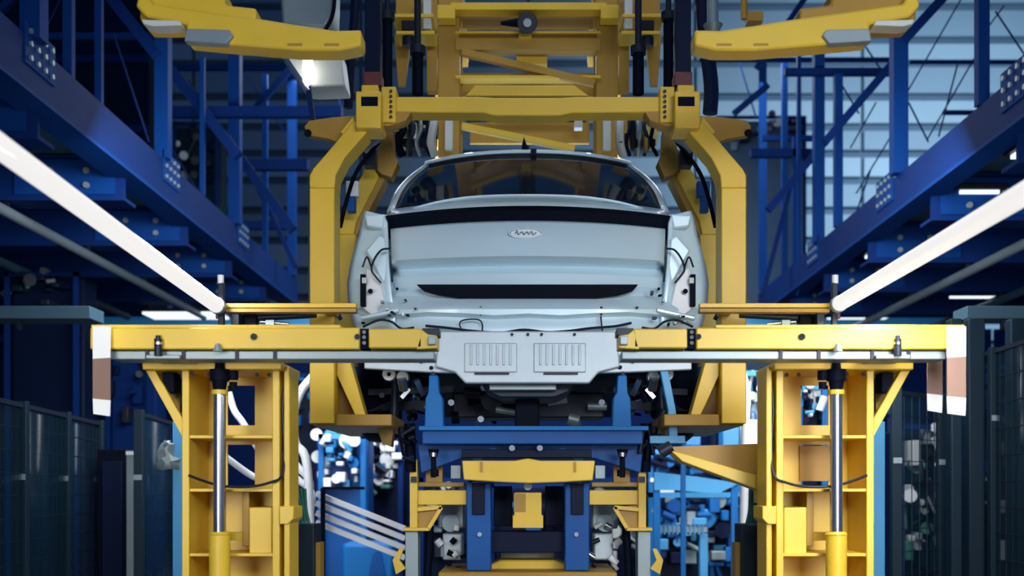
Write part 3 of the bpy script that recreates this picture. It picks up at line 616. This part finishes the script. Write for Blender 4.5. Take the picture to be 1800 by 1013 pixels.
    # wheels with brakes and suspension
    for s in (-1, 1):
        X = side(s)
        wt = (s*.885, 6.85, 2.10)
        w_ = MB().lathe(wt, (1,0,0), [(.21,-.09),(.29,-.10),(.315,-.07),(.32,0),(.315,.07),(.29,.10),(.21,.09),(.20,0)]).build('wheel', 'black', t)
        MB().lathe(wt, (1,0,0), [(.20,-.085),(.215,-.09),(.215,.09),(.20,.085)]).build('rim', 'grey', w_)
        MB().lathe((s*.72,6.85,2.10), (1,0,0), [(.001,-.012),(.15,-.012),(.15,.012),(.001,.012)]).build('brake_disc', 'dark', w_)
        # spring, damper, arms
        sp = [Vector((s*.60+.05*math.cos(a), 6.6+.05*math.sin(a), 1.93+.25*a/(10*math.pi))) for a in [i*.4 for i in range(79)]]
        MB().tube(sp, .009, 6, 1).build('coil_spring', 'black', t)
        MB().cyl(pt(X(236),735,6.4), pt(X(232),655,6.4), .022).build('damper', 'dark', t)
        MB().bar(pt(X(285),716,6.6), pt(X(150),712,6.5), .05).build('control_arm', 'dark', t)
        MB().bar(pt(X(280),690,6.5), pt(X(130),684,6.5), .035).build('control_arm', 'dark', t)
        MB().lathe(pt(X(243),659,6.2), (0,-1,0), [(.012,0),(.034,0),(.038,.02),(.034,.04),(.012,.04)]).build('hub_flange', 'white', t)
        MB().lathe(pt(X(219),664,6.2), (0,-1,0), [(.001,0),(.03,0),(.036,.02),(.03,.05),(.001,.05)]).build('hub_nut', 'white', t)
        MB().cyl(pt(X(222),664,6.15), pt(X(218),684,6.2), .028).build('knuckle', 'chrome', t)
        MB().bar(pt(X(196),668,6.15), pt(X(184),694,6.2), .03).build('link', 'chrome', t)
        MB().bar(pt(X(222),700,6.2), pt(X(208),684,6.2), .022).build('link', 'chrome', t)
        for k in range(22):
            h = random.uniform(150, 262); y = random.uniform(668, 742); q = MB()
            D2 = random.uniform(6.25, 6.9); r = random.uniform(.012, .035)
            if k % 2: q.cyl(pt(X(h),y,D2), pt(X(h+random.uniform(-12,12)),y+random.uniform(-18,18),D2), r)
            else: q.cyl(pt(X(h),y,D2), pt(X(h),y,D2+.08), r, n=10)
            q.build('suspension_fitting', random.choice(['black','dark','black','dark','grey','black','black','chrome' if k % 4 == 0 else 'dark']), t, .002)
    for k in range(26):
        h = random.uniform(-140, 140); y = random.uniform(682, 742); D2 = random.uniform(6.4, 7.2)
        MB().cyl(pt(CX+h,y,D2), pt(CX+h+random.uniform(-40,40),y+random.uniform(-8,8),D2), random.uniform(.015,.04)).build('underbody_pipe', random.choice(['black','dark','black','navy','dark','grey'] if k < 24 else ['grey']), t)
    MB().pb(795, 690, 1062, 735, 6.75, .3).build('subframe', 'dark', t, .01)
    MB().pb(905, 700, 948, 762, 6.25, .12).build('tow_block', 'black', t, .01)
    for x, y in ((845,737),(793,708),(1058,708),(850,682),(971,690)): MB().cyl(pt(x,y,6.3), pt(x,y,6.34), .018, n=10).build('bolt', 'chrome', t)
    MB().lathe(pt(865,705,6.5), (0,-1,0), [(.001,0),(.05,0),(.06,.03),(.001,.05)]).build('differential', 'dark', t)
car()

# ---------------------------------------------------------------- blue lift table under the car
def table():
    t = thing('lift_table', (0, 6.0, 0), 'blue lift table with upright supports directly below the car', 'table')
    D = 5.95
    MB().pb(742, 752, 1130, 781, D, .2).build('main_crossbeam', 'blue', t, .006)
    MB().pb(736, 749, 1140, 757, D-.03, .3).build('upper_plate', 'midblue', t, .004)
    MB().prism([(734,781),(1132,781),(1126,832),(1046,806),(812,806),(740,832)], D+.14, .1).build('lower_frame', 'blue', t, .005)
    MB().pb(812, 790, 1040, 805, D+.04, .1).build('dark_housing', 'navy', t, .004)
    for x in (900, 949): MB().cyl(pt(x,788,D), pt(x,788,D+.05), .016, n=10).build('bolt', 'chrome', t)
    for s in (-1, 1):
        X = side(s)
        MB().prism([(X(174),660),(X(158),660),(X(156),690),(X(150),700),(X(148),752),(X(182),752),(X(180),700),(X(175),690)], D+.02, .1).build('upright_support', 'midblue', t, .006)
        MB().cyl(pt(X(166),662,D+.07), pt(X(166),648,D+.07), .02).build('support_pin', 'dark', t)
        q = MB(); q.cyl(pt(X(166),792,D-.01), pt(X(166),840,D-.01), .014); q.cyl(pt(X(166),790,D-.01), pt(X(166),804,D-.01), .03, .02); q.cyl(pt(X(164),826,D-.01), pt(X(164),838,D-.01), .022)
        q.build('hanging_bolt', 'black', t)
        MB().cyl(pt(X(166),796,D-.05), pt(X(166),803,D-.05), .018).build('bolt_head', 'chrome', t)
        MB().cyl(pt(X(208),745,D+.2), pt(X(206),830,D+.2), .03).build('dark_strut', 'black', t)
        MB().cyl(pt(X(222),750,D+.3), pt(X(214),800,D+.3), .025).build('dark_strut', 'dark', t)
        for k in range(6): MB().cyl(pt(X(random.uniform(196,228)),random.uniform(745,815),D+.12), pt(X(random.uniform(196,228)),random.uniform(745,815),D+.12), .012).build('hose', random.choice(['black','dark','navy']), t)
        MB().prism([(X(100),806),(X(60),786),(X(52),792),(X(90),812)], D+.1, .03).build('bracket', 'midblue', t)
        # blue legs down to the carriage
        a = pt(X(108), 850, D+.15); c = pt(X(65), 850, D+.15); x = sorted((a.x, c.x)); zb = pt(0,1004,D+.15).z
        MB().box(x[0], x[1], D+.15, D+.32, zb, a.z).build('leg', 'blue', t, .006)
        MB().pb(X(98), 850, X(76), 905, D+.13, .03).build('leg_slot', 'navy', t, .003)
        MB().cyl(pt(X(85),940,D+.13), pt(X(85),940,D+.16), .012).build('bolt', 'chrome', t)
    MB().pb(860, 934, 996, 972, D+.24, .1).build('cross_tie', 'navy', t, .005)
    MB().pb(868, 855, 900, 925, D+.45, .1).build('dark_casing', 'navy', t, .005); MB().pb(958, 855, 992, 925, D+.45, .1).build('dark_casing', 'navy', t, .005)
    MB().cyl(pt(928,855,D+.12), pt(928,855,D+.2), .022).build('indicator', 'grey', t)
    y = thing('yellow_carriage', (0, 6.3, 0), 'yellow carriage frame beneath the blue lift table', 'carriage')
    E = 6.15
    MB().prism([(812,810),(905,810),(928,806),(950,810),(1046,810),(1042,845),(1020,846),(990,848),(930,850),(880,848),(815,844)], E-.2, .16).build('front_beam', 'yellow', y, .006)
    for x in (846, 1011): MB().pb(x-2, 812, x+2, 830, E-.21, .02).build('seam', 'amber', y)
    MB().prism([(904,866),(952,866),(952,906),(955,906),(955,929),(901,929),(901,906),(904,906)], E-.05, .1).build('centre_bracket', 'yellow', y, .005)
    MB().pb(903, 868, 924, 900, E-.055, .01).build('bracket_recess', 'amber', y)
    for s in (-1, 1):
        X = side(s)
        MB().pb(X(208), 808, X(194), 935, E, .08).build('side_post', 'yellow', y, .003)
        MB().pb(X(206), 838, X(196), 848, E-.02, .03).build('post_clip', 'dark', y)
        MB().pb(X(196), 862, X(108), 888, E+.02, .1).build('side_beam', 'yellow', y, .004)
        MB().pb(X(196), 848, X(112), 856, E+.03, .08).build('side_rail', 'amber', y, .003)
        MB().pb(X(180), 818, X(150), 850, E+.06, .06).build('side_block', 'amber', y, .004)
        MB().pb(X(136), 818, X(118), 842, E-.02, .06).build('sensor_block', 'grey', y, .003)
        MB().prism([(X(196),888),(X(150),892),(X(174),928),(X(200),932)], E+.02, .02).build('corner_gusset', 'amber', y, .003)
        MB().bar(pt(X(194),896,E), pt(X(152),892,E), .02).build('gusset_rim', 'yellow', y)
        MB().bar(pt(X(152),892,E), pt(X(176),932,E), .02).build('gusset_rim', 'yellow', y)
        MB().pb(X(219), 928, X(174), 934, E-.04, .16).build('foot_plate', 'yellow', y, .003)
        p = thing('grey_pedestal', pt(X(200), 934, E), 'grey upright pedestal under the %s foot of the yellow carriage' % SN[s], 'pedestal', 'grey pedestals')
        a = pt(X(216), 934, E); c = pt(X(193), 934, E); x = sorted((a.x, c.x)); MB().box(x[0], x[1], E, E+.14, 0, a.z).build('pillar', 'grey', p, .004)
        a = pt(X(188), 0, E); x = a.x; MB().cyl(pt(X(172),925,E+.1), pt(X(177),1013,E+.1), .022).build('black_hose', 'black', p)
        MB().prism([(X(226),965),(X(219),965),(X(226),985),(X(215),1000),(X(232),1010),(X(238),985)], E-.02, .03).build('yellow_clip', 'yellow', p)
        r = thing('grey_gearbox', pt(X(135), 960, E+.4), 'grey gearbox cluster beside the %s blue leg' % SN[s], 'gearbox', 'grey gearboxes')
        MB().pb(X(158), 880, X(112), 930, E+.3, .2).build('casing', 'grey', r, .01); MB().pb(X(150), 938, X(116), 985, E+.3, .2).build('lower_casing', 'bare', r, .01)
        MB().cyl(pt(X(136),920,E+.28), pt(X(136),920,E+.3), .05).build('cover', 'grey', r)
        for k in range(9):
            h = random.uniform(112,165); yy = random.uniform(895,1005); MB().cyl(pt(X(h),yy,E+.25), pt(X(h+random.uniform(-14,14)),yy+random.uniform(-12,12),E+.25), random.uniform(.01,.022)).build('fitting', random.choice(['chrome','dark','black','white','offwhite']), r)
    b = thing('carriage_base', (0, 6.4, .9), 'domed pale yellow base platform at the bottom centre', 'platform')
    MB().prism([(770,1060),(770,1006),(1085,1006),(1085,1060)], 6.05, .7).build('base_block', 'amber', b, .01)
    MB().prism([(835,1006),(880,985),(975,985),(1030,1006)], 6.3, .3).build('dome', 'yellow', b, .01)
    MB().pb(880, 968, 975, 986, 6.5, .2).build('motor_block', 'offwhite', b, .02)
    for x in (905,930,953): MB().pb(x-8, 964, x+8, 970, 6.45, .05).build('connector', 'white', b)
table()
t = thing('blue_brace', pt(1190, 770, 6.1), 'slim bright blue prop leaning between the right wheel and the lift table', 'prop')
MB().prism([(1158,640),(1172,638),(1188,720),(1192,768),(1176,768),(1174,720)], 6.02, .05).build('prop_bar', 'lightblue', t, .004)
MB().pb(1142, 766, 1205, 780, 6.02, .1).build('foot_bar', 'lightblue', t, .004)

# ---------------------------------------------------------------- white hoses, ducts
def hose(pts, r, lab, m='white', grp='white hoses behind the left column'):
    o = MB().tube([pt(*p) for p in pts], r, 10).build('white_hose', m); tag(o, lab, 'hose', grp)
hose([(552,660,7.8),(528,690,7.8),(515,735,7.8),(520,780,7.8),(540,820,7.8),(546,1000,7.8),(548,1243,7.8)], .030, 'curved white hose bowing outward left of the hanger post')
hose([(1300,640,7.8),(1312,690,7.8),(1310,760,7.8),(1306,1000,7.8),(1304,1243,7.8)], .03, 'curved white hose right of the right hanger post')
hose([(402,690,7.2),(412,722,7.2),(428,745,7.2),(448,780,7.2),(470,830,7.2),(478,1000,7.2),(480,1276,7.2)], .022, 'upper curved white hose seen through the left column')
hose([(398,805,7.2),(445,838,7.3),(500,862,7.3),(512,1000,7.3),(514,1270,7.3)], .022, 'lower straight white hose seen through the left column')
for i, (a, bb, lab) in enumerate((((505,800,8),(545,850,8),'uppermost'),((500,825,8),(548,868,8),'lowest'))):
    hose([a, ((a[0]+bb[0])/2, (a[1]+bb[1])/2-2, 8), bb, (540+i*4, bb[1]+60, 8), (532+i*4, 1235, 8)], .026, '%s short white hose beside the cable box left of centre' % lab)
for i, lab in enumerate(('topmost', 'second', 'third', 'lowest')):
    y0 = 868+i*17; o = MB().bar(pt(556, y0, 8.3), pt(712, y0+62, 8.3), .038, .05).build('roller_rail', 'white')
    tag(o, '%s of the four slanting white rails at lower left of centre' % lab, 'rail', 'slanting white rails')
t = thing('dark_stand', pt(567, 1013, 8.2), 'dark square frame holding the slanting white rails', 'stand')
x = pt(567,0,8.2).x; MB().box(x-.015, x+.015, 8.2, 8.23, 0, pt(0,858,8.2).z).build('leg', 'black', t); MB().pb(567,856,640,861,8.2,.03).build('top_bar', 'black', t)

# ---------------------------------------------------------------- guarding fences
def fence(px0, D0, px1, D1, ytop, lab, cover='guard', n=3):
    a = pt(px0, ytop, D0); b = pt(px1, ytop, D1); zt = a.z; b.z = zt; d = (b-a); t = thing('safety_fence', (a.x, a.y, 0), lab, 'fence', 'dark guarding fences')
    for k in range(n+1):
        p = a+d*k/n; MB().box(p.x-.035, p.x+.035, p.y-.03, p.y+.03, 0, zt+.03).build('post', 'darkgreen', t, .004)
        MB().box(p.x-.03, p.x+.03, p.y-.04, p.y-.03, zt-.5, zt-.46).build('clip', 'grey', t)
    for z in (zt, .25): MB().bar(Vector((a.x,a.y,z)), Vector((b.x,b.y,z)), .03).build('rail', 'dark', t)
    for k in range(n):
        p = a+d*k/n; q = a+d*(k+1)/n
        m = MB().add([Vector((p.x,p.y,.25)), Vector((q.x,q.y,.25)), Vector((q.x,q.y,zt)), Vector((p.x,p.y,zt))], [(0,1,2,3)]); m.build('panel', cover, t, solid=.006)
        g = MB(); L = int((q-p).length/.12)+1
        for i in range(1, L): r = p+(q-p)*i/L; g.box(r.x-.003, r.x+.003, r.y-.003, r.y+.003, .25, zt)
        for i in range(1, 12): z = .25+(zt-.25)*i/12; g.bar(Vector((p.x,p.y,z)), Vector((q.x,q.y,z)), .006)
        g.build('wire_grid', 'dark', t, smooth=False)
fence(-60, 6.6, 175, 9.8, 690, 'dark glazed guarding fence at the left edge below the platform', n=3)
fence(245, 8.6, 330, 10.6, 728, 'pale wire guarding fence just left of the left column', n=1)
fence(1930, 6.6, 1680, 9.0, 560, 'dark guarding fence at the right edge under the grey tray', n=3)
fence(1575, 8.0, 1655, 8.5, 690, 'guarding fence between the right column and the dark posts', n=1)
t = thing('control_cabinet', (-3.6, 9.6, 0), 'tall black cabinet between the two left fences', 'cabinet')
a = pt(170, 790, 9.4); c = pt(222, 790, 9.4); MB().box(a.x, c.x, 9.4, 9.9, 0, a.z).build('body', 'black', t, .01); MB().box(a.x+.05, c.x-.03, 9.38, 9.4, .3, a.z-.1).build('door', 'navy', t, .005)
t = thing('grey_post', (-3.3, 9.2, 0), 'pale grey square post with white cap beside the black cabinet', 'post')
a = pt(222, 800, 9.2); c = pt(240, 800, 9.2); MB().box(a.x, c.x, 9.2, 9.28, 0, a.z).build('shaft', 'grey', t, .004); MB().box(a.x, c.x, 9.19, 9.29, a.z, a.z+.03).build('cap', 'white', t)
t = thing('plastic_bag', pt(300, 800, 7.02), 'crumpled clear plastic bag hanging by the left column', 'bag')
q = MB(); 
rows = []
for i in range(7):
    rows.append([pt(295+(6+4*i*(1 if i < 5 else .8))*math.cos(a_)+random.uniform(-5,5), 776+8*i+random.uniform(-4,4), 7.03+.06*math.sin(a_)) for a_ in [k*2*math.pi/10 for k in range(11)]])
    rows[-1][-1] = rows[-1][0]
q.grid(rows).build('bag', 'grey', t, solid=.003, ang=10)
def bluepole(px, lab):
    o = MB(); a = pt(px, 770, 7.0); o.box(a.x-.035, a.x+.035, 7.0, 7.07, 0, a.z+.1); o = o.build('blue_pole', 'lightblue', None, .005); o.location = (0,0,0); tag(o, lab, 'pole', 'light blue poles behind the columns')
bluepole(313, 'light blue pole just left of the left yellow column'); bluepole(1546, 'light blue pole just right of the right yellow column')

# cable trays at platform height
for s, (x0, x1) in ((-1, (-250, 158)), (1, (1700, 2100))):
    t = thing('cable_tray', pt(x0 if s < 0 else x1, 555, 9), 'grey horizontal cable tray at the %s edge at cross arm height' % SN[s], 'tray', 'grey cable trays')
    MB().pb(x0, 538, x1, 560, 9, .3).build('tray', 'deck', t, .005)
    for k in range(3): MB().pb(x0+60+k*110, 560, x0+66+k*110, 580, 9.1, .03).build('hanger_clip', 'dark', t)
# overhead bright fixtures on the right (lit panels seen under the platform)
def panel_lamp(px0, py0, px1, py1, D, lab, grp='lit ceiling panels under the platforms'):
    a = pt(px0, py0, D); t = thing('panel_lamp', a, lab, 'lamp', grp)
    top = HC+(3.0 if px0 < CX else 2.84); z = min(a.z, top-.2); D = (z-HC)*F/(CY-py0); a = pt(px0, py0, D); x1 = pt(px1, py0, D).x
    if px0 > CX: a.x = max(a.x, 3.86); x1 = max(x1, a.x+.35)
    D1 = (z-HC)*F/(CY-py1)
    lo, hi = min(D, D1), max(D, D1)
    MB().box(min(a.x,x1), max(a.x,x1), lo, hi, z, z+.03).build('diffuser', 'screen', t)
    MB().box(min(a.x,x1)-.04, max(a.x,x1)+.04, lo-.04, hi+.04, z+.03, z+.07).build('housing', 'dark', t)
    for xx in (a.x, x1): MB().box(xx-.01, xx+.01, (lo+hi)/2, (lo+hi)/2+.02, z+.07, top).build('hanger_rod', 'dark', t)
panel_lamp(1752, 225, 1860, 280, 9.2, 'brightest lit panel under the right platform at the frame edge')
panel_lamp(1632, 340, 1700, 361, 11.2, 'lit panel under the right platform above the strip lamp')
panel_lamp(1525, 425, 1570, 455, 13.0, 'lit panel beneath the third cross beam on the right')
panel_lamp(1735, 495, 1812, 525, 14.0, 'low lit panel at the right edge above the grey tray')
panel_lamp(1432, 488, 1462, 504, 14.8, 'small lit panel near the right lamp post')
panel_lamp(250, 552, 385, 562, 16.2, 'glowing panel added for lit machine tops behind the left arm')  # added glow in place of lit machine tops
panel_lamp(1475, 550, 1580, 562, 16.2, 'glowing panel added for lit machine tops behind the right arm')  # same added glow on the right side

# ---------------------------------------------------------------- background machines (far, through the gaps)
def machine(px0, py0, px1, py1, D, base, lab, n=26, pal=('midblue','lightblue','white','navy','dark','grey'), cat='machine', name='assembly_machine'):
    a = pt(px0, py0, D); c = pt(px1, py1, D)
    t = thing(name, ((a.x+c.x)/2, D+.3, 0), lab, cat)
    fm = 'midblue' if 'lightblue' in pal else 'steelblue'
    MB().box(a.x, c.x, D+.3, D+.7, 0, c.z+(a.z-c.z)*.96).build('body', base, t, .02)
    MB().box(a.x, a.x+.05, D+.1, D+.15, 0, a.z).build('post', fm, t); MB().box(c.x-.05, c.x, D+.1, D+.15, 0, a.z).build('post', fm, t)
    MB().box(a.x, c.x, D+.1, D+.15, a.z-.05, a.z).build('top_rail', 'lightblue' if 'lightblue' in pal else 'steelblue', t)
    wpx = px1-px0; hpx = py1-py0
    for k in range(n):
        x = px0+random.random()*wpx*.85; y = py0+random.random()*hpx*.85; ww = random.uniform(.06,.22)*wpx; hh = random.uniform(.04,.2)*hpx
        kind = random.random(); m = random.choice(pal); d = D+random.uniform(0,.25)
        if kind < .5: MB().pb(x, y, min(px1, x+ww), y+hh, d, D+.32-d).build('housing', m, t, .01)
        elif kind < .75: MB().cyl(pt(x,y,d), pt(x+random.uniform(-.2,.3)*wpx,y+random.uniform(-.1,.3)*hpx,d), random.uniform(.012,.035)).build('pipe', m, t); d = max(d, D+.2)
        else: MB().cyl(pt(x,y,d), pt(x,y,D+.32), random.uniform(.03,.08), n=14).build('drum', m, t)
machine(556, 762, 640, 860, 11, 'blue', 'blue and white machine behind the left hanger foot', 46, ('lightblue','white','white','midblue','navy','offwhite'))
machine(618, 768, 706, 868, 12, 'navy', 'machine cluttered with white and green fittings left of the lift table', 60, ('white','white','offwhite','green','navy','midblue','dark'))
machine(560, 870, 706, 1010, 13.5, 'navy', 'dark blue machine behind the slanting white rails', 26, ('navy','blue','midblue','grey'))
machine(1142, 790, 1310, 870, 12.4, 'navy', 'blue machine below the yellow support arm', 60, ('midblue','navy','lightblue','blue','white','midblue'))
machine(1142, 866, 1315, 1012, 10.9, 'navy', 'blue machine with pale ribbed duct right of the carriage', 75, ('navy','blue','midblue','midblue','lightblue','grey'))
machine(1300, 650, 1345, 780, 11, 'navy', 'machine with blue and white parts behind the right hanger post', 22, ('white','midblue','lightblue','offwhite','grey'))
machine(1405, 672, 1462, 760, 9.2, 'navy', 'machine seen in the upper window of the right column', 30, ('white','lightblue','white','offwhite','navy'))
machine(735, 840, 830, 1010, 12, 'navy', 'machine in the shadow left of the blue legs', 20, ('navy','grey','offwhite','dark'))
machine(1030, 840, 1130, 1010, 12, 'navy', 'machine in the shadow right of the blue legs', 20, ('navy','grey','offwhite','dark'))
machine(860, 850, 1000, 980, 12.5, 'navy', 'machine seen between the blue legs', 16, ('navy','blue','dark'))
machine(1585, 745, 1668, 1000, 11.5, 'navy', 'workstation with jumbled fittings behind the fence right of the right column', 46, ('navy','dark','grey','offwhite','navy','green','white'))
machine(1690, 640, 1810, 1005, 12.5, 'navy', 'dim workstation behind the fence at the right edge', 46, ('navy','dark','steelblue','grey','navy','dark'))
machine(505, 655, 560, 770, 14, 'navy', 'blue machine behind the curved white hose', 10, ('blue','navy','midblue'))
machine(180, 590, 260, 760, 14, 'steelblue', 'dim blue machine behind the hanging strip on the left', 10, ('navy','steelblue','dark'))
machine(0, 585, 150, 700, 15, 'navy', 'dark machine above the fence at the left edge', 16, ('navy','steelblue','darkgreen','dark'))
machine(0, 475, 130, 535, 12.9, 'navy', 'dark ductwork cluster under the left platform', 16, ('navy','dark','darkgreen','grey'), name='duct_cluster', cat='ductwork')
machine(300, 210, 380, 340, 19, 'darkgreen', 'grey machine on the upper level behind the left framework', 18, ('grey','dark','navy','darkgreen'), name='upper_machine')
machine(1260, 200, 1420, 270, 20, 'gap', 'dark machine on the upper level behind the right framework', 14, ('navy','dark','grey'), name='upper_machine')
t = thing('blue_tank', pt(650, 960, 10), 'rounded bright blue tank at the bottom left of centre', 'tank')
a = pt(600, 955, 10); c = pt(690, 955, 10); MB().box(a.x, c.x, 10, 10.6, 0, a.z).build('shell', 'midblue', t, .04); MB().prism([(648,1013),(655,975),(668,965),(678,1013)], 9.98, .03).build('hatch', 'blue', t)
t = thing('ribbed_duct', pt(1190, 945, 10.4), 'pale ribbed rectangular duct frame right of the carriage', 'duct')
MB().pb(1150, 925, 1245, 938, 10.4, .12).build('top_run', 'grey', t, .01); a = pt(1230,938,10.4); c = pt(1245,938,10.4); MB().box(a.x, c.x, 10.4, 10.5, 0, a.z).build('down_run', 'lightblue', t, .01)
for k in range(12): MB().pb(1152+k*7.5, 923, 1155+k*7.5, 940, 10.38, .15).build('rib', 'lightblue', t)
t = thing('machine_canopy', pt(1230, 850, 10.2), 'flat light blue canopy on legs beneath the yellow support arm', 'canopy')
for px in (1155, 1292):
    a = pt(px, 855, 10.2); MB().box(a.x-.03, a.x+.03, 10.21, 10.25, 0, a.z).build('leg', 'midblue', t)
MB().prism([(1150,830),(1225,838),(1300,850),(1262,868),(1185,862),(1150,862)], 10.2, .05).build('sheet', 'lightblue', t)
t = thing('bin_rack', pt(1278, 784, 9.5), 'blue rack carrying three pale bins below the right hanger post', 'rack')
a = pt(1200, 784, 9.5); c = pt(1352, 784, 9.5); MB().box(a.x, c.x, 9.48, 9.75, a.z-.03, a.z).build('shelf', 'midblue', t)
for xx in (a.x+.02, c.x-.02): MB().box(xx-.02, xx+.02, 9.6, 9.64, 0, a.z-.03).build('leg', 'midblue', t)
for i, (x0, x1, y0, y1, lab) in enumerate(((1205,1232,748,784,'leftmost'),(1270,1300,742,784,'middle'),(1302,1350,738,784,'rightmost'))):
    o = MB().pb(x0, y0, x1, y1, 9.5, .2).build('storage_bin', ['lightblue','lightblue','white'][i], None, .01); tag(o, '%s of three pale bins seen below the right hanger post' % lab, 'bin', 'pale bins below the right post')
# long conveyor, painted pale to stand for lit machine tops behind the arms
t = thing('conveyor', (0, 18.5, 3), 'pale blue conveyor bridge crossing the hall behind the yellow arms', 'conveyor')
MB().box(-7, 7, 18.5, 18.9, HC+2.66, HC+2.80).build('belt', 'lightblue', t, .01); MB().box(-7, 7, 18.45, 18.5, HC+2.58, HC+2.66).build('side_rail', 'white', t)
for x in (-6, -3.4, 3.4, 6): MB().box(x-.08, x+.08, 18.5, 18.66, 0, HC+2.58).build('leg', 'steelblue', t)
# dark lower partition behind everything
t = thing('partition', (0, 22, 0), 'dark blue partition wall closing the lower background', 'partition')
for x in range(-11, 11, 2):
    MB().box(x+.03, x+1.97, 22, 22.1, 0, 4.6).build('panel', 'steelblue', t, .01)
# under-platform deck plates so the platforms read as solid
for s in (-1, 1):
    t = thing('platform_deck', (s*6, 12, HC+3), 'dark ribbed deck of the %s raised platform' % SN[s], 'platform', 'raised platform decks')
    x = sorted((s*3.78, s*9.5)); z = HC+(3.0 if s < 0 else 2.84)
    MB().box(x[0], x[1], 7.0, 17.0, z, z+.04).build('deck_plate', 'deck', t)
    zp = HC+(2.50 if s < 0 else 2.32)
    for k in range(3):
        p = thing('service_pipe', (s*(4.7+k*1.1), 7.4, zp), '%s grey service pipe slung lengthwise under the %s platform' % (['inner', 'middle', 'outer'][k], SN[s]), 'pipe', 'service pipes under the platforms')
        xx = s*(4.7+k*1.1); MB().cyl((xx, 7.4, zp), (xx, 16.5, zp), .05).build('pipe', ['grey','deck','dark'][k], p)
        for y in (8.45, 10.25, 12.15, 13.95, 15.75): MB().box(xx-.02, xx+.02, y, y+.03, zp+.04, zp+.1).build('pipe_bracket', 'dark', p)

# dark jointed fittings beside the roof, one cluster per side
for s in (-1, 1):
    X = side(s); t = thing('hose_cluster', pt(X(195), 232, 7.0), 'tangle of dark hoses between the %s end of the car roof and the hanger beam' % SN[s], 'hoses', 'hose clusters by the roof')
    MB().pb(X(224), 198, X(150), 204, 7.1, .06).build('mount_bar', 'dark', t)
    for k in range(5):
        h = 222-k*15; MB().tube([pt(X(h), 200, 7.05), pt(X(h+random.uniform(-5,5)), 225, 7.0), pt(X(h+random.uniform(-8,8)), 250, 7.05), pt(X(h+random.uniform(-6,6)), 274, 7.1)], random.choice((.012,.02,.028))).build('hose', ['black','dark','grey','navy','offwhite'][k], t)
    for k in range(7): MB().pb(X(160+k*9), 208+random.uniform(0,46), X(166+k*9), 218+random.uniform(0,50), 7.02, .1).build('fitting', random.choice(['amber','paleyellow','dark','black','offwhite']), t, .003)

# block added to darken the background behind the left framework, dark posts by the right fence
t = thing('dark_backing', (-8, 19.5, 0), 'tall near-black backing block added behind the upper left framework', 'enclosure')
a = pt(-80, -80, 19.5); c = pt(262, -80, 19.5); MB().box(a.x, c.x, 19.5, 20.5, 0, a.z).build('shell', 'navy', t)
for k in range(6): MB().box(a.x, c.x, 19.42, 19.5, 4+k*1.2, 4.12+k*1.2).build('rib', 'steelblue', t)
for k, (px, wd, lab) in enumerate(((1682, 20, 'leftmost'), (1718, 30, 'middle'), (1790, 26, 'rightmost'))):
    a = pt(px, 560, 8.2+k*.15); hw = wd/2*8.2/F
    t = tag(MB().box(a.x-hw, a.x+hw, a.y, a.y+.12, 0, a.z).build('dark_post', 'darkgreen', None, .01), '%s of three dark square posts under the grey tray at the right edge' % lab, 'post', 'dark posts at the right edge')
